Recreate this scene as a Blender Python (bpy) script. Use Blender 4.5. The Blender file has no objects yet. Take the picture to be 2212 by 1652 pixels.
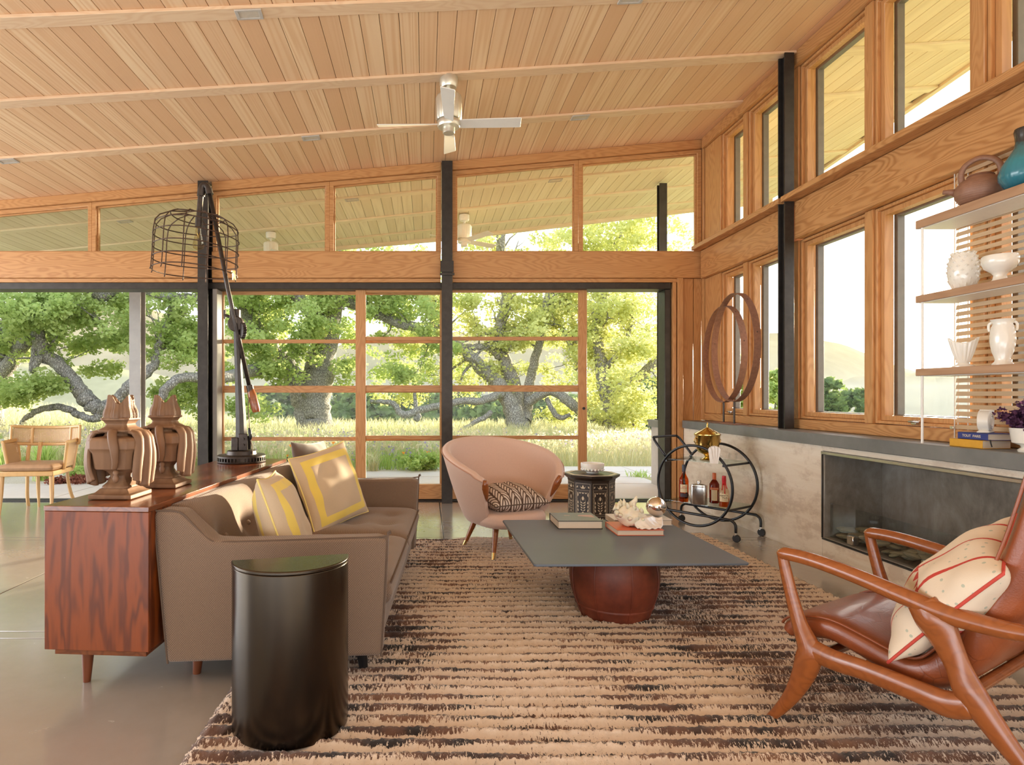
import bpy, bmesh, math, random
import numpy as np
from mathutils import Vector, Matrix
PI = math.pi
R = math.radians
rng = random.Random(7)
scn = bpy.context.scene
COL = scn.collection

# ------------------------------------------------------------------ camera
F, CX, CY, EYE = 1323.0, 920.0, 853.0, 1.2      # focal length and principal point for a 2212 px wide frame
cam_d = bpy.data.cameras.new('camera'); cam = bpy.data.objects.new('camera', cam_d); COL.objects.link(cam)
cam.location = (0, 0, EYE); cam.rotation_euler = (PI/2, 0, 0)
cam_d.sensor_fit = 'HORIZONTAL'; cam_d.sensor_width = 36.0; cam_d.lens = F/2212*36
cam_d.shift_x = (1106-CX)/2212; cam_d.shift_y = (CY-826)/2212
cam_d.clip_start = 0.05; cam_d.clip_end = 5000
scn.camera = cam

# ------------------------------------------------------------------ sky, sun, lights, exposure
SUN_AZ = Vector((0.843, 1.0, 0.0)).normalized()
SUN_EL = R(5.2)
SUN_DIR = Vector((SUN_AZ.x*math.cos(SUN_EL), SUN_AZ.y*math.cos(SUN_EL), math.sin(SUN_EL)))
world = bpy.data.worlds.new('sky'); scn.world = world; world.use_nodes = True
wn = world.node_tree; wn.nodes.clear()
def wnode(t, **k):
    n = wn.nodes.new(t)
    for a, b in k.items(): setattr(n, a, b)
    return n
w_tc = wnode('ShaderNodeTexCoord'); w_sep = wnode('ShaderNodeSeparateXYZ'); wn.links.new(w_tc.outputs['Generated'], w_sep.inputs[0])
w_ramp = wnode('ShaderNodeValToRGB'); wn.links.new(w_sep.outputs['Z'], w_ramp.inputs[0])
cr = w_ramp.color_ramp; cr.elements[0].position = 0.0; cr.elements[0].color = (1.0, 0.955, 0.88, 1)
cr.elements[1].position = 1.0; cr.elements[1].color = (0.62, 0.78, 1.0, 1)
e = cr.elements.new(0.18); e.color = (0.92, 0.95, 1.0, 1)
w_dot = wnode('ShaderNodeVectorMath', operation='DOT_PRODUCT'); wn.links.new(w_tc.outputs['Generated'], w_dot.inputs[0]); w_dot.inputs[1].default_value = SUN_DIR
w_max = wnode('ShaderNodeMath', operation='MAXIMUM'); wn.links.new(w_dot.outputs['Value'], w_max.inputs[0]); w_max.inputs[1].default_value = 0
w_pow = wnode('ShaderNodeMath', operation='POWER'); wn.links.new(w_max.outputs[0], w_pow.inputs[0]); w_pow.inputs[1].default_value = 24
w_mix = wnode('ShaderNodeMix', data_type='RGBA', blend_type='ADD'); wn.links.new(w_pow.outputs[0], w_mix.inputs[0])
wn.links.new(w_ramp.outputs[0], w_mix.inputs[6]); w_mix.inputs[7].default_value = (1.3, 1.0, 0.6, 1)
w_bg = wnode('ShaderNodeBackground'); wn.links.new(w_mix.outputs[2], w_bg.inputs[0]); w_bg.inputs[1].default_value = 2.3
w_out = wnode('ShaderNodeOutputWorld'); wn.links.new(w_bg.outputs[0], w_out.inputs[0])

def light(name, kind, energy, color, loc=(0, 0, 0), aim=None, size=None):
    l = bpy.data.lights.new(name, kind); l.energy = energy; l.color = color
    o = bpy.data.objects.new(name, l); COL.objects.link(o); o.location = loc
    if aim is not None: o.rotation_euler = (Vector(aim)-Vector(loc)).to_track_quat('-Z', 'Y').to_euler()
    if size: l.shape = 'RECTANGLE'; l.size, l.size_y = size
    return o
sun = light('sun', 'SUN', 22.0, (1.0, 0.82, 0.56)); sun.data.angle = R(1.2)
sun.rotation_euler = SUN_DIR.to_track_quat('Z', 'Y').to_euler()
# added fill lamps, out of view behind and left of the camera
light('rear_fill_light', 'AREA', 370, (0.84, 0.92, 1.0), (-0.8, -1.9, .35), (-.5, -.7, 4.0), (8.5, 2.6))
light('left_fill_light', 'AREA', 400, (0.88, 0.94, 1.0), (-8.4, 3.6, 1.7), (-3.0, 4.2, 1.0), (7.0, 2.4))

scn.view_settings.view_transform = 'Standard'; scn.view_settings.look = 'None'
scn.view_settings.gamma = 1.0; scn.view_settings.use_curve_mapping = False
scn.view_settings.exposure = 0.14
try:
    scn.cycles.max_bounces = 7; scn.cycles.diffuse_bounces = 4; scn.cycles.glossy_bounces = 3
    scn.cycles.use_adaptive_sampling = True; scn.cycles.adaptive_threshold = 0.02
    scn.cycles.transmission_bounces = 6; scn.cycles.transparent_max_bounces = 24
    scn.cycles.caustics_reflective = False; scn.cycles.caustics_refractive = False
    scn.cycles.sample_clamp_indirect = 6.0; scn.cycles.use_denoising = True
except Exception: pass

# ------------------------------------------------------------------ picture to place
def P(px, py, Y): return Vector(((px-CX)*Y/F, Y, EYE-(py-CY)*Y/F))
def G(px, py, z=0.0):
    Y = (EYE-z)*F/(py-CY); return Vector(((px-CX)*Y/F, Y, z))
def roofz(x): return 3.79+0.087*x

# ------------------------------------------------------------------ mesh helpers
class MB:
    def __init__(s): s.v = []; s.f = []
    def add(s, vs, fs):
        o = len(s.v); s.v += [tuple(p) for p in vs]; s.f += [tuple(i+o for i in q) for q in fs]; return s
    def box(s, x0, x1, y0, y1, z0, z1):
        return s.add([(x0,y0,z0),(x1,y0,z0),(x1,y1,z0),(x0,y1,z0),(x0,y0,z1),(x1,y0,z1),(x1,y1,z1),(x0,y1,z1)],
                     [(3,2,1,0),(4,5,6,7),(0,1,5,4),(1,2,6,5),(2,3,7,6),(3,0,4,7)])
    def hexa(s, b, t):
        return s.add(list(b)+list(t), [(3,2,1,0),(4,5,6,7),(0,1,5,4),(1,2,6,5),(2,3,7,6),(3,0,4,7)])
    def prism(s, poly, a, b, axis='y'):
        n = len(poly)
        def m(p, h): return {'y': (p[0], h, p[1]), 'x': (h, p[0], p[1]), 'z': (p[0], p[1], h)}[axis]
        vs = [m(p, a) for p in poly]+[m(p, b) for p in poly]
        return s.add(vs, [tuple(range(n))[::-1], tuple(range(n, 2*n))]+[(i, (i+1) % n, n+(i+1) % n, n+i) for i in range(n)])
    def ring(s, o, i, d):
        """frame between an outer and an inner polygon, thick by vector d"""
        n = len(o); d = Vector(d); o = [Vector(p) for p in o]; i = [Vector(p) for p in i]
        vs = o+i+[p+d for p in o]+[p+d for p in i]; fs = []
        for k in range(n):
            j = (k+1) % n
            fs += [(k, j, n+j, n+k), (2*n+k, 3*n+k, 3*n+j, 2*n+j), (k, 2*n+k, 2*n+j, j), (n+k, n+j, 3*n+j, 3*n+k)]
        return s.add(vs, fs)
    def tube(s, pts, r, n=8, closed=False, sx=1.0, up=None):
        pts = [Vector(p) for p in pts]; m = len(pts)
        rs = [r]*m if not hasattr(r, '__len__') else list(r)
        vs = []; fs = []
        prev = None
        for k in range(m):
            if closed: t = pts[(k+1) % m]-pts[k-1]
            else: t = pts[min(k+1, m-1)]-pts[max(k-1, 0)]
            t.normalize()
            if prev is None:
                u = Vector(up) if up is not None else (Vector((0, 0, 1)) if abs(t.z) < .9 else Vector((1, 0, 0)))
            else: u = prev
            a = (u-t*u.dot(t))
            if a.length < 1e-6: a = t.orthogonal()
            a.normalize(); prev = a; b = t.cross(a)
            for j in range(n):
                q = 2*PI*j/n; vs.append(pts[k]+a*(math.cos(q)*rs[k])+b*(math.sin(q)*rs[k]*sx))
        for k in range(m if closed else m-1):
            for j in range(n):
                k2 = (k+1) % m; fs.append((k*n+j, k*n+(j+1) % n, k2*n+(j+1) % n, k2*n+j))
        if not closed:
            fs.append(tuple(range(n))[::-1]); fs.append(tuple((m-1)*n+j for j in range(n)))
        return s.add(vs, fs)
    def lathe(s, prof, n=32, c=(0, 0, 0), sx=1.0, sy=1.0, rib=0, ribamp=0.0, a0=0.0, caps=True):
        m = len(prof); vs = []; fs = []
        for (r, z) in prof:
            for j in range(n):
                q = a0+2*PI*j/n; rr = r*(1+ribamp*math.cos(rib*q)) if rib else r
                vs.append((c[0]+rr*math.cos(q)*sx, c[1]+rr*math.sin(q)*sy, c[2]+z))
        for k in range(m-1):
            for j in range(n): fs.append((k*n+j, k*n+(j+1) % n, (k+1)*n+(j+1) % n, (k+1)*n+j))
        if caps:
            if prof[0][0] > 1e-5: fs.append(tuple(range(n))[::-1])
            if prof[-1][0] > 1e-5: fs.append(tuple((m-1)*n+j for j in range(n)))
        return s.add(vs, fs)
    def grid(s, fn, nu, nv, cu=False, flip=False):
        vs = []; fs = []
        for i in range(nu):
            for j in range(nv): vs.append(tuple(fn(i/(nu if cu else nu-1), j/(nv-1))))
        for i in range(nu if cu else nu-1):
            for j in range(nv-1):
                a, b = i*nv+j, ((i+1) % nu)*nv+j
                q = (a, b, b+1, a+1); fs.append(q[::-1] if flip else q)
        return s.add(vs, fs)
    def loft(s, secs, caps=True):
        n = len(secs[0]); vs = [p for q in secs for p in q]; fs = []
        for k in range(len(secs)-1):
            for j in range(n): fs.append((k*n+j, k*n+(j+1) % n, (k+1)*n+(j+1) % n, (k+1)*n+j))
        if caps: fs.append(tuple(range(n))[::-1]); fs.append(tuple((len(secs)-1)*n+j for j in range(n)))
        return s.add(vs, fs)
    def pad(s, w, d, h, p=2.0, q=0.45, n=21, pull=0.0, dim=(), dd=0.03, ds=0.06, c=(0, 0, 0), flat=False, wr=0.0, seed=1):
        """pillow or seat cushion: w x d outline in xy, thickness h"""
        rr = random.Random(seed); ph = [rr.uniform(0, 6) for _ in range(6)]
        def top(u, v, sg):
            a, b = 2*u-1, 2*v-1
            x = a*w/2*(1-pull*(1-b*b)*abs(a)**3); y = b*d/2*(1-pull*(1-a*a)*abs(b)**3)
            k = (max(0, 1-abs(a)**p)*max(0, 1-abs(b)**p))**q
            z = sg*h/2*k
            if sg > 0:
                for (qx, qy) in dim: z -= dd*math.exp(-((x-qx)**2+(y-qy)**2)/(2*ds*ds))
            elif flat: z = -h/2*min(1, k*4)
            if wr: z += wr*k*(math.sin(9*a+ph[0]+4*b)+math.sin(7*b+ph[1]-5*a)+math.sin(15*a*b+ph[2]))
            return (c[0]+x, c[1]+y, c[2]+z)
        def uu(t): # denser towards the rim
            return 0.5-0.5*math.cos(PI*t) if p <= 3 else (0.5+0.5*math.copysign(abs(2*t-1)**0.45, 2*t-1))
        s.grid(lambda u, v: top(uu(u), uu(v), 1), n, n); s.grid(lambda u, v: top(uu(u), uu(v), -1), n, n, flip=True)
        return s
    def xf(s, M):
        s.v = [tuple(M @ Vector(p)) for p in s.v]; return s

def link(o, parent=None):
    COL.objects.link(o)
    if parent is not None: o.parent = parent
    return o
def build(name, mb, mat, parent=None, bevel=0.0, sharp=40, seg=2, sub=0, merge=False):
    me = bpy.data.meshes.new(name); me.from_pydata(mb.v, [], mb.f)
    if merge:
        b = bmesh.new(); b.from_mesh(me); bmesh.ops.remove_doubles(b, verts=b.verts, dist=1e-4); bmesh.ops.recalc_face_normals(b, faces=b.faces); b.to_mesh(me); b.free()
    if sharp:
        me.polygons.foreach_set('use_smooth', [True]*len(me.polygons))
        if sharp < 180: me.set_sharp_from_angle(angle=R(sharp))
    me.materials.append(mat); me.update()
    o = bpy.data.objects.new(name, me); link(o, parent)
    if bevel:
        md = o.modifiers.new('bevel', 'BEVEL'); md.width = bevel; md.segments = seg; md.limit_method = 'ANGLE'; md.angle_limit = R(35)
    if sub:
        md = o.modifiers.new('sub', 'SUBSURF'); md.levels = sub; md.render_levels = sub
    return o
def npmesh(name, verts, faces, mat, parent=None, smooth=False):
    """big meshes from numpy: verts (n,3), faces (m,3 or 4)"""
    me = bpy.data.meshes.new(name); k = faces.shape[1]
    me.vertices.add(len(verts)); me.vertices.foreach_set('co', np.asarray(verts, np.float32).ravel())
    me.loops.add(faces.size); me.loops.foreach_set('vertex_index', np.asarray(faces, np.int32).ravel())
    me.polygons.add(len(faces)); me.polygons.foreach_set('loop_start', np.arange(0, faces.size, k, dtype=np.int32))
    me.polygons.foreach_set('loop_total', np.full(len(faces), k, np.int32))
    if smooth: me.polygons.foreach_set('use_smooth', np.ones(len(faces), bool))
    me.update(calc_edges=True); me.materials.append(mat)
    return link(bpy.data.objects.new(name, me), parent)
def tag(o, label=None, cat=None, group=None, kind=None):
    if label: o['label'] = label
    if cat: o['category'] = cat
    if group: o['group'] = group
    if kind: o['kind'] = kind
    return o
def thing(name, label, cat, loc=(0, 0, 0), rz=0.0, group=None):
    o = bpy.data.objects.new(name, None); o.empty_display_size = .1; link(o)
    o.location = loc; o.rotation_euler = (0, 0, rz); return tag(o, label, cat, group)
def struct(name, loc=(0, 0, 0)):
    o = bpy.data.objects.new(name, None); o.empty_display_size = .1; link(o); o.location = loc; o['kind'] = 'structure'; return o
def dup(o, parent=None):
    c = o.copy(); COL.objects.link(c); c.parent = parent
    for ch in list(o.children): dup(ch, c)
    return c
def bez(pts, n=8):
    """smooth path through points (Catmull-Rom); works on any tuple length"""
    A = [np.array(p, float) for p in pts]; out = []
    for i in range(len(A)-1):
        p0, p1, p2, p3 = A[max(i-1, 0)], A[i], A[i+1], A[min(i+2, len(A)-1)]
        for k in range(n):
            t = k/n
            out.append(tuple(0.5*((2*p1)+(p2-p0)*t+(2*p0-5*p1+4*p2-p3)*t*t+(3*p1-p0-3*p2+p3)*t**3)))
    out.append(tuple(A[-1])); return out
def lettering(name, text, size, mat, parent, loc, rot, extrude=0.0003, align='CENTER'):
    cu = bpy.data.curves.new(name, 'FONT'); cu.body = text; cu.size = size; cu.align_x = align; cu.align_y = 'CENTER'; cu.extrude = extrude
    t = bpy.data.objects.new(name, cu); COL.objects.link(t)
    me = bpy.data.meshes.new_from_object(t.evaluated_get(bpy.context.evaluated_depsgraph_get()))
    bpy.data.objects.remove(t); bpy.data.curves.remove(cu); me.materials.clear(); me.materials.append(mat); me.name = name
    o = bpy.data.objects.new(name, me); link(o, parent); o.location = loc; o.rotation_euler = rot; return o
# ------------------------------------------------------------------ materials
class NT:
    def __init__(s, name):
        s.m = bpy.data.materials.new(name); s.m.use_nodes = True; s.t = s.m.node_tree
        s.t.nodes.clear(); s.out = s.n('ShaderNodeOutputMaterial')
    def n(s, t, **k):
        q = s.t.nodes.new(t)
        for a, b in k.items(): setattr(q, a, b)
        return q
    def put(s, sock, v):
        if v is None: return
        if isinstance(v, bpy.types.NodeSocket): s.t.links.new(v, sock)
        elif isinstance(v, (tuple, list)) and len(v) == 3 and sock.type == 'RGBA': sock.default_value = (*v, 1)
        else: sock.default_value = v
    def co(s, which='Object', scale=(1, 1, 1), rand=0.0, rot=(0, 0, 0)):
        c = s.n('ShaderNodeTexCoord').outputs[which]
        mp = s.n('ShaderNodeMapping'); s.put(mp.inputs[0], c); mp.inputs['Scale'].default_value = scale; mp.inputs['Rotation'].default_value = rot
        if rand:
            oi = s.n('ShaderNodeObjectInfo'); vm = s.n('ShaderNodeVectorMath', operation='SCALE'); vm.inputs[0].default_value = (rand, rand*1.7, rand*.6)
            s.put(vm.inputs['Scale'], oi.outputs['Random']); s.put(mp.inputs['Location'], vm.outputs[0])
        return mp.outputs[0]
    def rnd(s): return s.n('ShaderNodeObjectInfo').outputs['Random']
    def noise(s, v, scale=5, detail=2, rough=.5, dist=0.0, col=False):
        q = s.n('ShaderNodeTexNoise'); s.put(q.inputs['Vector'], v); q.inputs['Scale'].default_value = scale
        q.inputs['Detail'].default_value = detail; q.inputs['Roughness'].default_value = rough; q.inputs['Distortion'].default_value = dist
        return q.outputs['Color' if col else 'Fac']
    def vor(s, v, scale=5, feat='F1', out='Distance', rnd=1.0):
        q = s.n('ShaderNodeTexVoronoi', feature=feat); s.put(q.inputs['Vector'], v); q.inputs['Scale'].default_value = scale; q.inputs['Randomness'].default_value = rnd
        return q.outputs[out]
    def ma(s, op, a, b=0.0, c=None):
        q = s.n('ShaderNodeMath', operation=op); s.put(q.inputs[0], a); s.put(q.inputs[1], b)
        if c is not None: s.put(q.inputs[2], c)
        return q.outputs[0]
    def sep(s, v):
        q = s.n('ShaderNodeSeparateXYZ'); s.put(q.inputs[0], v); return q.outputs
    def comb(s, x, y, z):
        q = s.n('ShaderNodeCombineXYZ'); s.put(q.inputs[0], x); s.put(q.inputs[1], y); s.put(q.inputs[2], z); return q.outputs[0]
    def ramp(s, f, stops, interp='LINEAR'):
        q = s.n('ShaderNodeValToRGB'); s.put(q.inputs[0], f); c = q.color_ramp; c.interpolation = interp
        while len(c.elements) < len(stops): c.elements.new(.5)
        for e, (p, col) in zip(c.elements, stops): e.position = p; e.color = (*col, 1) if hasattr(col, '__len__') else (col, col, col, 1)
        return q.outputs[0]
    def mix(s, f, a, b, blend='MIX'):
        q = s.n('ShaderNodeMix', data_type='RGBA', blend_type=blend); s.put(q.inputs[0], f); s.put(q.inputs[6], a); s.put(q.inputs[7], b); return q.outputs[2]
    def bump(s, h, strength=.3, dist=.01):
        q = s.n('ShaderNodeBump'); s.put(q.inputs['Height'], h); q.inputs['Strength'].default_value = strength; q.inputs['Distance'].default_value = dist; return q.outputs[0]
    def bsdf(s, col, rough=.5, metal=0.0, normal=None, **k):
        q = s.n('ShaderNodeBsdfPrincipled'); s.put(q.inputs['Base Color'], col); s.put(q.inputs['Roughness'], rough); s.put(q.inputs['Metallic'], metal)
        if normal is not None: s.put(q.inputs['Normal'], normal)
        for a, b in k.items(): s.put(q.inputs[a.replace('_', ' ')], b)
        s.put(s.out.inputs[0], q.outputs[0]); s.b = q; return s.m
def plain(name, col, rough=.5, metal=0.0, var=.08, scale=30, bump=0.0, **k):
    t = NT(name); n = t.noise(t.co(), scale, 4, .6)
    c = t.mix(t.ma('MULTIPLY', n, 1.0), tuple(max(0, x*(1-var*2)) for x in col), tuple(min(1, x*(1+var*2)) for x in col))
    return t.bsdf(c, rough, metal, t.bump(n, bump, .005) if bump else None, **k)
def wood(name, light, dark, along='y', scale=1.0, rough=.45, contrast=1.0, rings=26, rand=40.0, var=.25, coat=0.0, tint=None):
    """plain-sawn timber: contour rings of a stretched noise, fine pores, a tone of its own for every piece"""
    t = NT(name); st = {'x': (.16, 1, 1), 'y': (1, .16, 1), 'z': (1, 1, .16)}[along]
    v = t.co('Object', tuple(a*scale for a in st), rand)
    base = t.noise(v, 2.6, 2, .45, .15)
    ring = t.ma('ADD', t.ma('MULTIPLY', t.ma('SINE', t.ma('MULTIPLY', base, rings*2.6)), .5), .5)
    ring = t.ma('POWER', ring, 1.6)
    st2 = {'x': (.02, 1, 1), 'y': (1, .02, 1), 'z': (1, 1, .02)}[along]
    pore = t.noise(t.co('Object', tuple(a*scale for a in st2), rand), 160, 2, .6)
    big = t.noise(t.co('Object', tuple(a*scale for a in st), rand*.7), 1.1, 1)
    f = t.ma('ADD', t.ma('MULTIPLY', ring, .62*contrast), t.ma('MULTIPLY', pore, .38*contrast))
    col = t.mix(f, light, dark)
    tone = t.ma('ADD', t.ma('MULTIPLY', t.rnd(), var), t.ma('MULTIPLY', big, var*.6))
    col = t.mix(tone, col, tint or dark)
    kk = dict(Coat_Weight=coat, Coat_Roughness=.12) if coat else {}
    return t.bsdf(col, rough, 0, t.bump(f, .06, .004), **kk)
M = {}
M['fir'] = wood('fir', (.93, .70, .45), (.75, .46, .25), 'y', 2.0, .5, 1.15, 46, 60, .75, tint=(.72, .43, .24))
M['fir_joist'] = wood('fir_joist', (.93, .70, .45), (.75, .46, .25), 'x', 2.0, .5, 1.0, 46, 60, .5, tint=(.70, .48, .32))
M['fir_out'] = wood('weathered_fir', (.84, .74, .55), (.68, .56, .38), 'y', 2.0, .55, .9, 18, 60, .6, tint=(.66, .54, .37))  # outdoor boards, paler and greyer than the indoor fir
M['fir_out_x'] = wood('pale_fir_x', (.84, .74, .55), (.68, .56, .38), 'x', 2.0, .55, .9, 18, 60, .4, tint=(.66, .54, .37))
M['fir_x'] = wood('fir_along_x', (.61, .32, .128), (.41, .175, .056), 'x', 2.2, .42, .95, 50, 60, .3, tint=(.50, .24, .09))
M['fir_y'] = wood('fir_along_y', (.61, .32, .128), (.37, .155, .048), 'y', 2.2, .42, 1.05, 54, 60, .3, tint=(.50, .24, .09))
M['fir_z'] = wood('fir_along_z', (.61, .32, .128), (.41, .175, .056), 'z', 2.2, .42, .8, 46, 60, .3, tint=(.50, .24, .09))
M['rosewood'] = wood('rosewood', (.30, .068, .010), (.055, .011, .003), 'z', 6.0, .40, 1.0, 10, 5, .3, coat=0.0, tint=(.15, .03, .008))
M['rosewood_top'] = wood('rosewood_top', (.26, .075, .022), (.10, .026, .010), 'y', 4.0, .2, .8, 18, 5, .2, coat=.25)
M['walnut'] = wood('walnut', (.31, .088, .020), (.17, .042, .010), 'x', 4.0, .24, .55, 22, 9, .25, coat=.35, tint=(.25, .075, .02))
M['teak_leg'] = wood('teak_leg', (.20, .055, .018), (.12, .03, .01), 'z', 4.0, .35, .6, 12, 9, .2)
M['carved'] = wood('carved_teak', (.25, .135, .070), (.14, .068, .032), 'z', 4.0, .6, .7, 12, 9, .2)
M['blonde'] = wood('blonde_wood', (.72, .46, .20), (.60, .36, .14), 'z', 4.0, .35, .5, 12, 9, .2, coat=.2)
M['shelf_wood'] = wood('shelf_oak', (.50, .31, .19), (.34, .18, .10), 'y', 3.0, .4, .7, 18, 9, .2)
M['slat_wood'] = wood('slat_wood', (.62, .44, .28), (.48, .32, .18), 'y', 4.0, .5, .5, 12, 9, .2)
M['steel_dark'] = plain('dark_steel', (.048, .042, .038), .42, .55, .25, 14, .05)
M['iron'] = plain('cast_iron', (.060, .048, .042), .42, .7, .3, 40, .15)
M['black_paint'] = plain('black_paint', (.012, .012, .014), .28, .2, .2, 20)
M['cladding'] = plain('bronze_cladding', (.20, .17, .145), .5, .2, .1, 20)
M['rubber'] = plain('black_rubber', (.02, .02, .022), .6)
M['wire'] = plain('rusted_wire', (.085, .050, .034), .5, .6, .4, 60)
M['hoop'] = plain('rusted_hoop', (.27, .135, .085), .6, .2, .22, 40, .2)
M['post_steel'] = plain('pale_steel', (.34, .32, .30), .45, .1, .1, 8)
M['nickel'] = plain('nickel', (.62, .60, .57), .22, 1.0, .05, 20)
M['fan_metal'] = plain('fan_satin_nickel', (.74, .70, .60), .35, .75, .05, 20)
M['fan_blade'] = plain('fan_blade_white', (.74, .70, .64), .45, 0, .04, 10)
M['chrome'] = plain('mirror_chrome', (.86, .80, .74), .03, 1.0, .02, 6)
M['brass'] = plain('brass', (.62, .42, .13), .16, 1.0, .12, 9)
M['brass_cap'] = plain('brass_cap', (.70, .48, .20), .25, 1.0, .1, 9)
M['white_paint'] = plain('white_paint', (.82, .80, .76), .4, 0, .03)
M['plaster'] = plain('grey_plaster', (.30, .30, .30), .8, 0, .02)
M['ceramic'] = plain('white_ceramic', (.83, .79, .71), .18, 0, .04, 9, Coat_Weight=.4)
M['milkglass'] = plain('milk_glass', (.86, .82, .77), .15, 0, .03, 9, Coat_Weight=.4, Subsurface_Weight=.25)
M['ivory'] = plain('ivory_shell', (.86, .74, .58), .35, 0, .12, 16, Subsurface_Weight=.2)
M['nacre'] = plain('nacre', (.88, .82, .76), .18, .05, .08, 26, Coat_Weight=.6)
M['coral'] = plain('white_paper', (.88, .84, .80), .7, 0, .05)
M['dark_slot'] = plain('dark_recess', (.02, .02, .02), .7)
M['lamp_grey'] = plain('light_trim', (.50, .45, .40), .5)
M['lens'] = plain('light_lens', (.55, .47, .38), .4)
M['red_paper'] = plain('orange_red_cover', (.66, .13, .05), .45, 0, .05)
M['grey_cover'] = plain('grey_cover', (.16, .175, .17), .4, 0, .05)
M['black_cover'] = plain('black_cloth', (.022, .02, .024), .6)
M['pink_print'] = plain('pink_print', (.55, .33, .30), .5, 0, .03)
M['white_cover'] = plain('white_cover', (.76, .70, .65), .5, 0, .03)
M['blue_cover'] = plain('blue_cloth', (.028, .042, .20), .55)
M['yellow_cover'] = plain('yellow_cloth', (.66, .34, .03), .55)
M['red_wax'] = plain('red_wax', (.55, .02, .03), .25, 0, .05)
M['orange_cap'] = plain('orange_cap', (.60, .12, .025), .35)
M['navy_cap'] = plain('navy_foil', (.02, .025, .06), .3)
M['label_cream'] = plain('label_cream', (.82, .72, .50), .6, 0, .03)
M['label_dark'] = plain('label_dark', (.06, .045, .06), .5)
M['ink'] = plain('ink', (.03, .025, .02), .7)
M['ink_brown'] = plain('ink_brown', (.25, .10, .05), .7)
M['cord'] = plain('brown_cord', (.16, .09, .06), .6)
M['ribbon'] = plain('black_ribbon', (.015, .013, .013), .6)
def pages():
    t = NT('pages'); z = t.sep(t.co())[2]
    f = t.ma('ADD', t.ma('MULTIPLY', t.ma('SINE', t.ma('MULTIPLY', z, 2600)), .25), .5)
    return t.bsdf(t.mix(f, (.80, .70, .58), (.66, .55, .44)), .8)
M['pages'] = pages()
def glass(name, tint=(1, 1, 1), ior=1.45, refl=1.0, rough=0.0):
    t = NT(name); tr = t.n('ShaderNodeBsdfTransparent'); t.put(tr.inputs[0], tint)
    gl = t.n('ShaderNodeBsdfGlossy'); gl.inputs['Roughness'].default_value = rough
    fr = t.n('ShaderNodeFresnel'); fr.inputs[0].default_value = ior
    mx = t.n('ShaderNodeMixShader'); t.put(mx.inputs[0], t.ma('MULTIPLY', t.ma('MULTIPLY', fr.outputs[0], refl), t.ma('SUBTRACT', 1.0, t.n('ShaderNodeNewGeometry').outputs['Backfacing']))); t.put(mx.inputs[1], tr.outputs[0]); t.put(mx.inputs[2], gl.outputs[0])
    t.put(t.out.inputs[0], mx.outputs[0]); return t.m
M['pane'] = glass('window_pane', (.97, .98, .97), 1.45, .14)
M['pane_high'] = glass('clerestory_pane', (.97, .965, .90), 1.45, .14)
M['shelf_glass'] = glass('shelf_glass', (.86, .93, .90), 1.5, .9)
M['clear_glass'] = glass('clear_glass', (.97, .97, .97), 1.5, 1.0)
M['fire_glass'] = glass('fire_glass', (.88, .90, .90), 1.6, 1.0)
M['whisky'] = glass('amber_whisky', (.80, .30, .05), 1.45, .9)
M['pale_whisky'] = glass('clear_bottle', (.92, .82, .70), 1.45, .9)
M['orange_glass'] = glass('orange_bottle', (.42, .10, .025), 1.45, .9)
M['bulb_glass'] = glass('bulb_glass', (.90, .84, .72), 1.6, 1.0)
def concrete(name, c1, c2, rough, big=.6, bumpy=.05, coat=0.0, co='Object'):
    t = NT(name); v = t.co(co); a = t.noise(v, big, 4, .6); b = t.noise(v, 9, 5, .65)
    f = t.ma('ADD', t.ma('MULTIPLY', a, .65), t.ma('MULTIPLY', b, .35))
    col = t.ramp(f, [(.30, c1), (.70, c2)])
    return t.bsdf(col, t.ma('ADD', t.ma('MULTIPLY', b, .15), rough-.07), 0, t.bump(b, bumpy, .004), Coat_Weight=coat, Coat_Roughness=.16)
M['floor'] = concrete('polished_concrete', (.335, .300, .270), (.400, .365, .335), .24, .8, .02, 1.0)
M['joint'] = plain('joint_metal', (.10, .085, .075), .5, .3)
M['paver'] = concrete('paver', (.58, .54, .50), (.72, .68, .63), .75, .9, .1)
M['counter'] = concrete('bluestone', (.125, .130, .128), (.215, .215, .205), .42, 2.2, .06)
M['slate'] = concrete('slate_top', (.105, .128, .160), (.140, .165, .200), .55, 1.2, .02, .12)  # sky reflection put into the colour as a bluish tint
M['gravel'] = plain('gravel', (.60, .51, .43), .9, 0, .4, 60, .6)
M['boardform'] = concrete('outdoor_concrete', (.40, .37, .33), (.58, .54, .49), .8, 1.4, .15)
def rammed():
    t = NT('rammed_earth'); v = t.co(); z = t.co('Object', (.5, .5, 3.5))
    a = t.noise(z, 1.6, 5, .65, .4); b = t.noise(v, 26, 4, .7); c = t.noise(v, 2.2, 4, .7)
    col = t.ramp(a, [(.30, (.60, .48, .36)), (.48, (.76, .66, .53)), (.62, (.82, .74, .62)), (.75, (.66, .50, .36))])
    pat = t.ramp(t.ma('MULTIPLY', t.noise(t.co('Object', (1, 1, 2.2)), 3.6, 6, .75), t.ma('ADD', c, .5)), [(.50, 0.0), (.62, 1.0)])
    col = t.mix(t.ma('MULTIPLY', pat, .45), col, (.45, .32, .23))
    col = t.mix(t.ma('MULTIPLY', b, .25), col, (.72, .62, .52))
    return t.bsdf(col, .85, 0, t.bump(t.ma('ADD', b, t.ma('MULTIPLY', a, 1.5)), .25, .01))
M['rammed'] = rammed()
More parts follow.
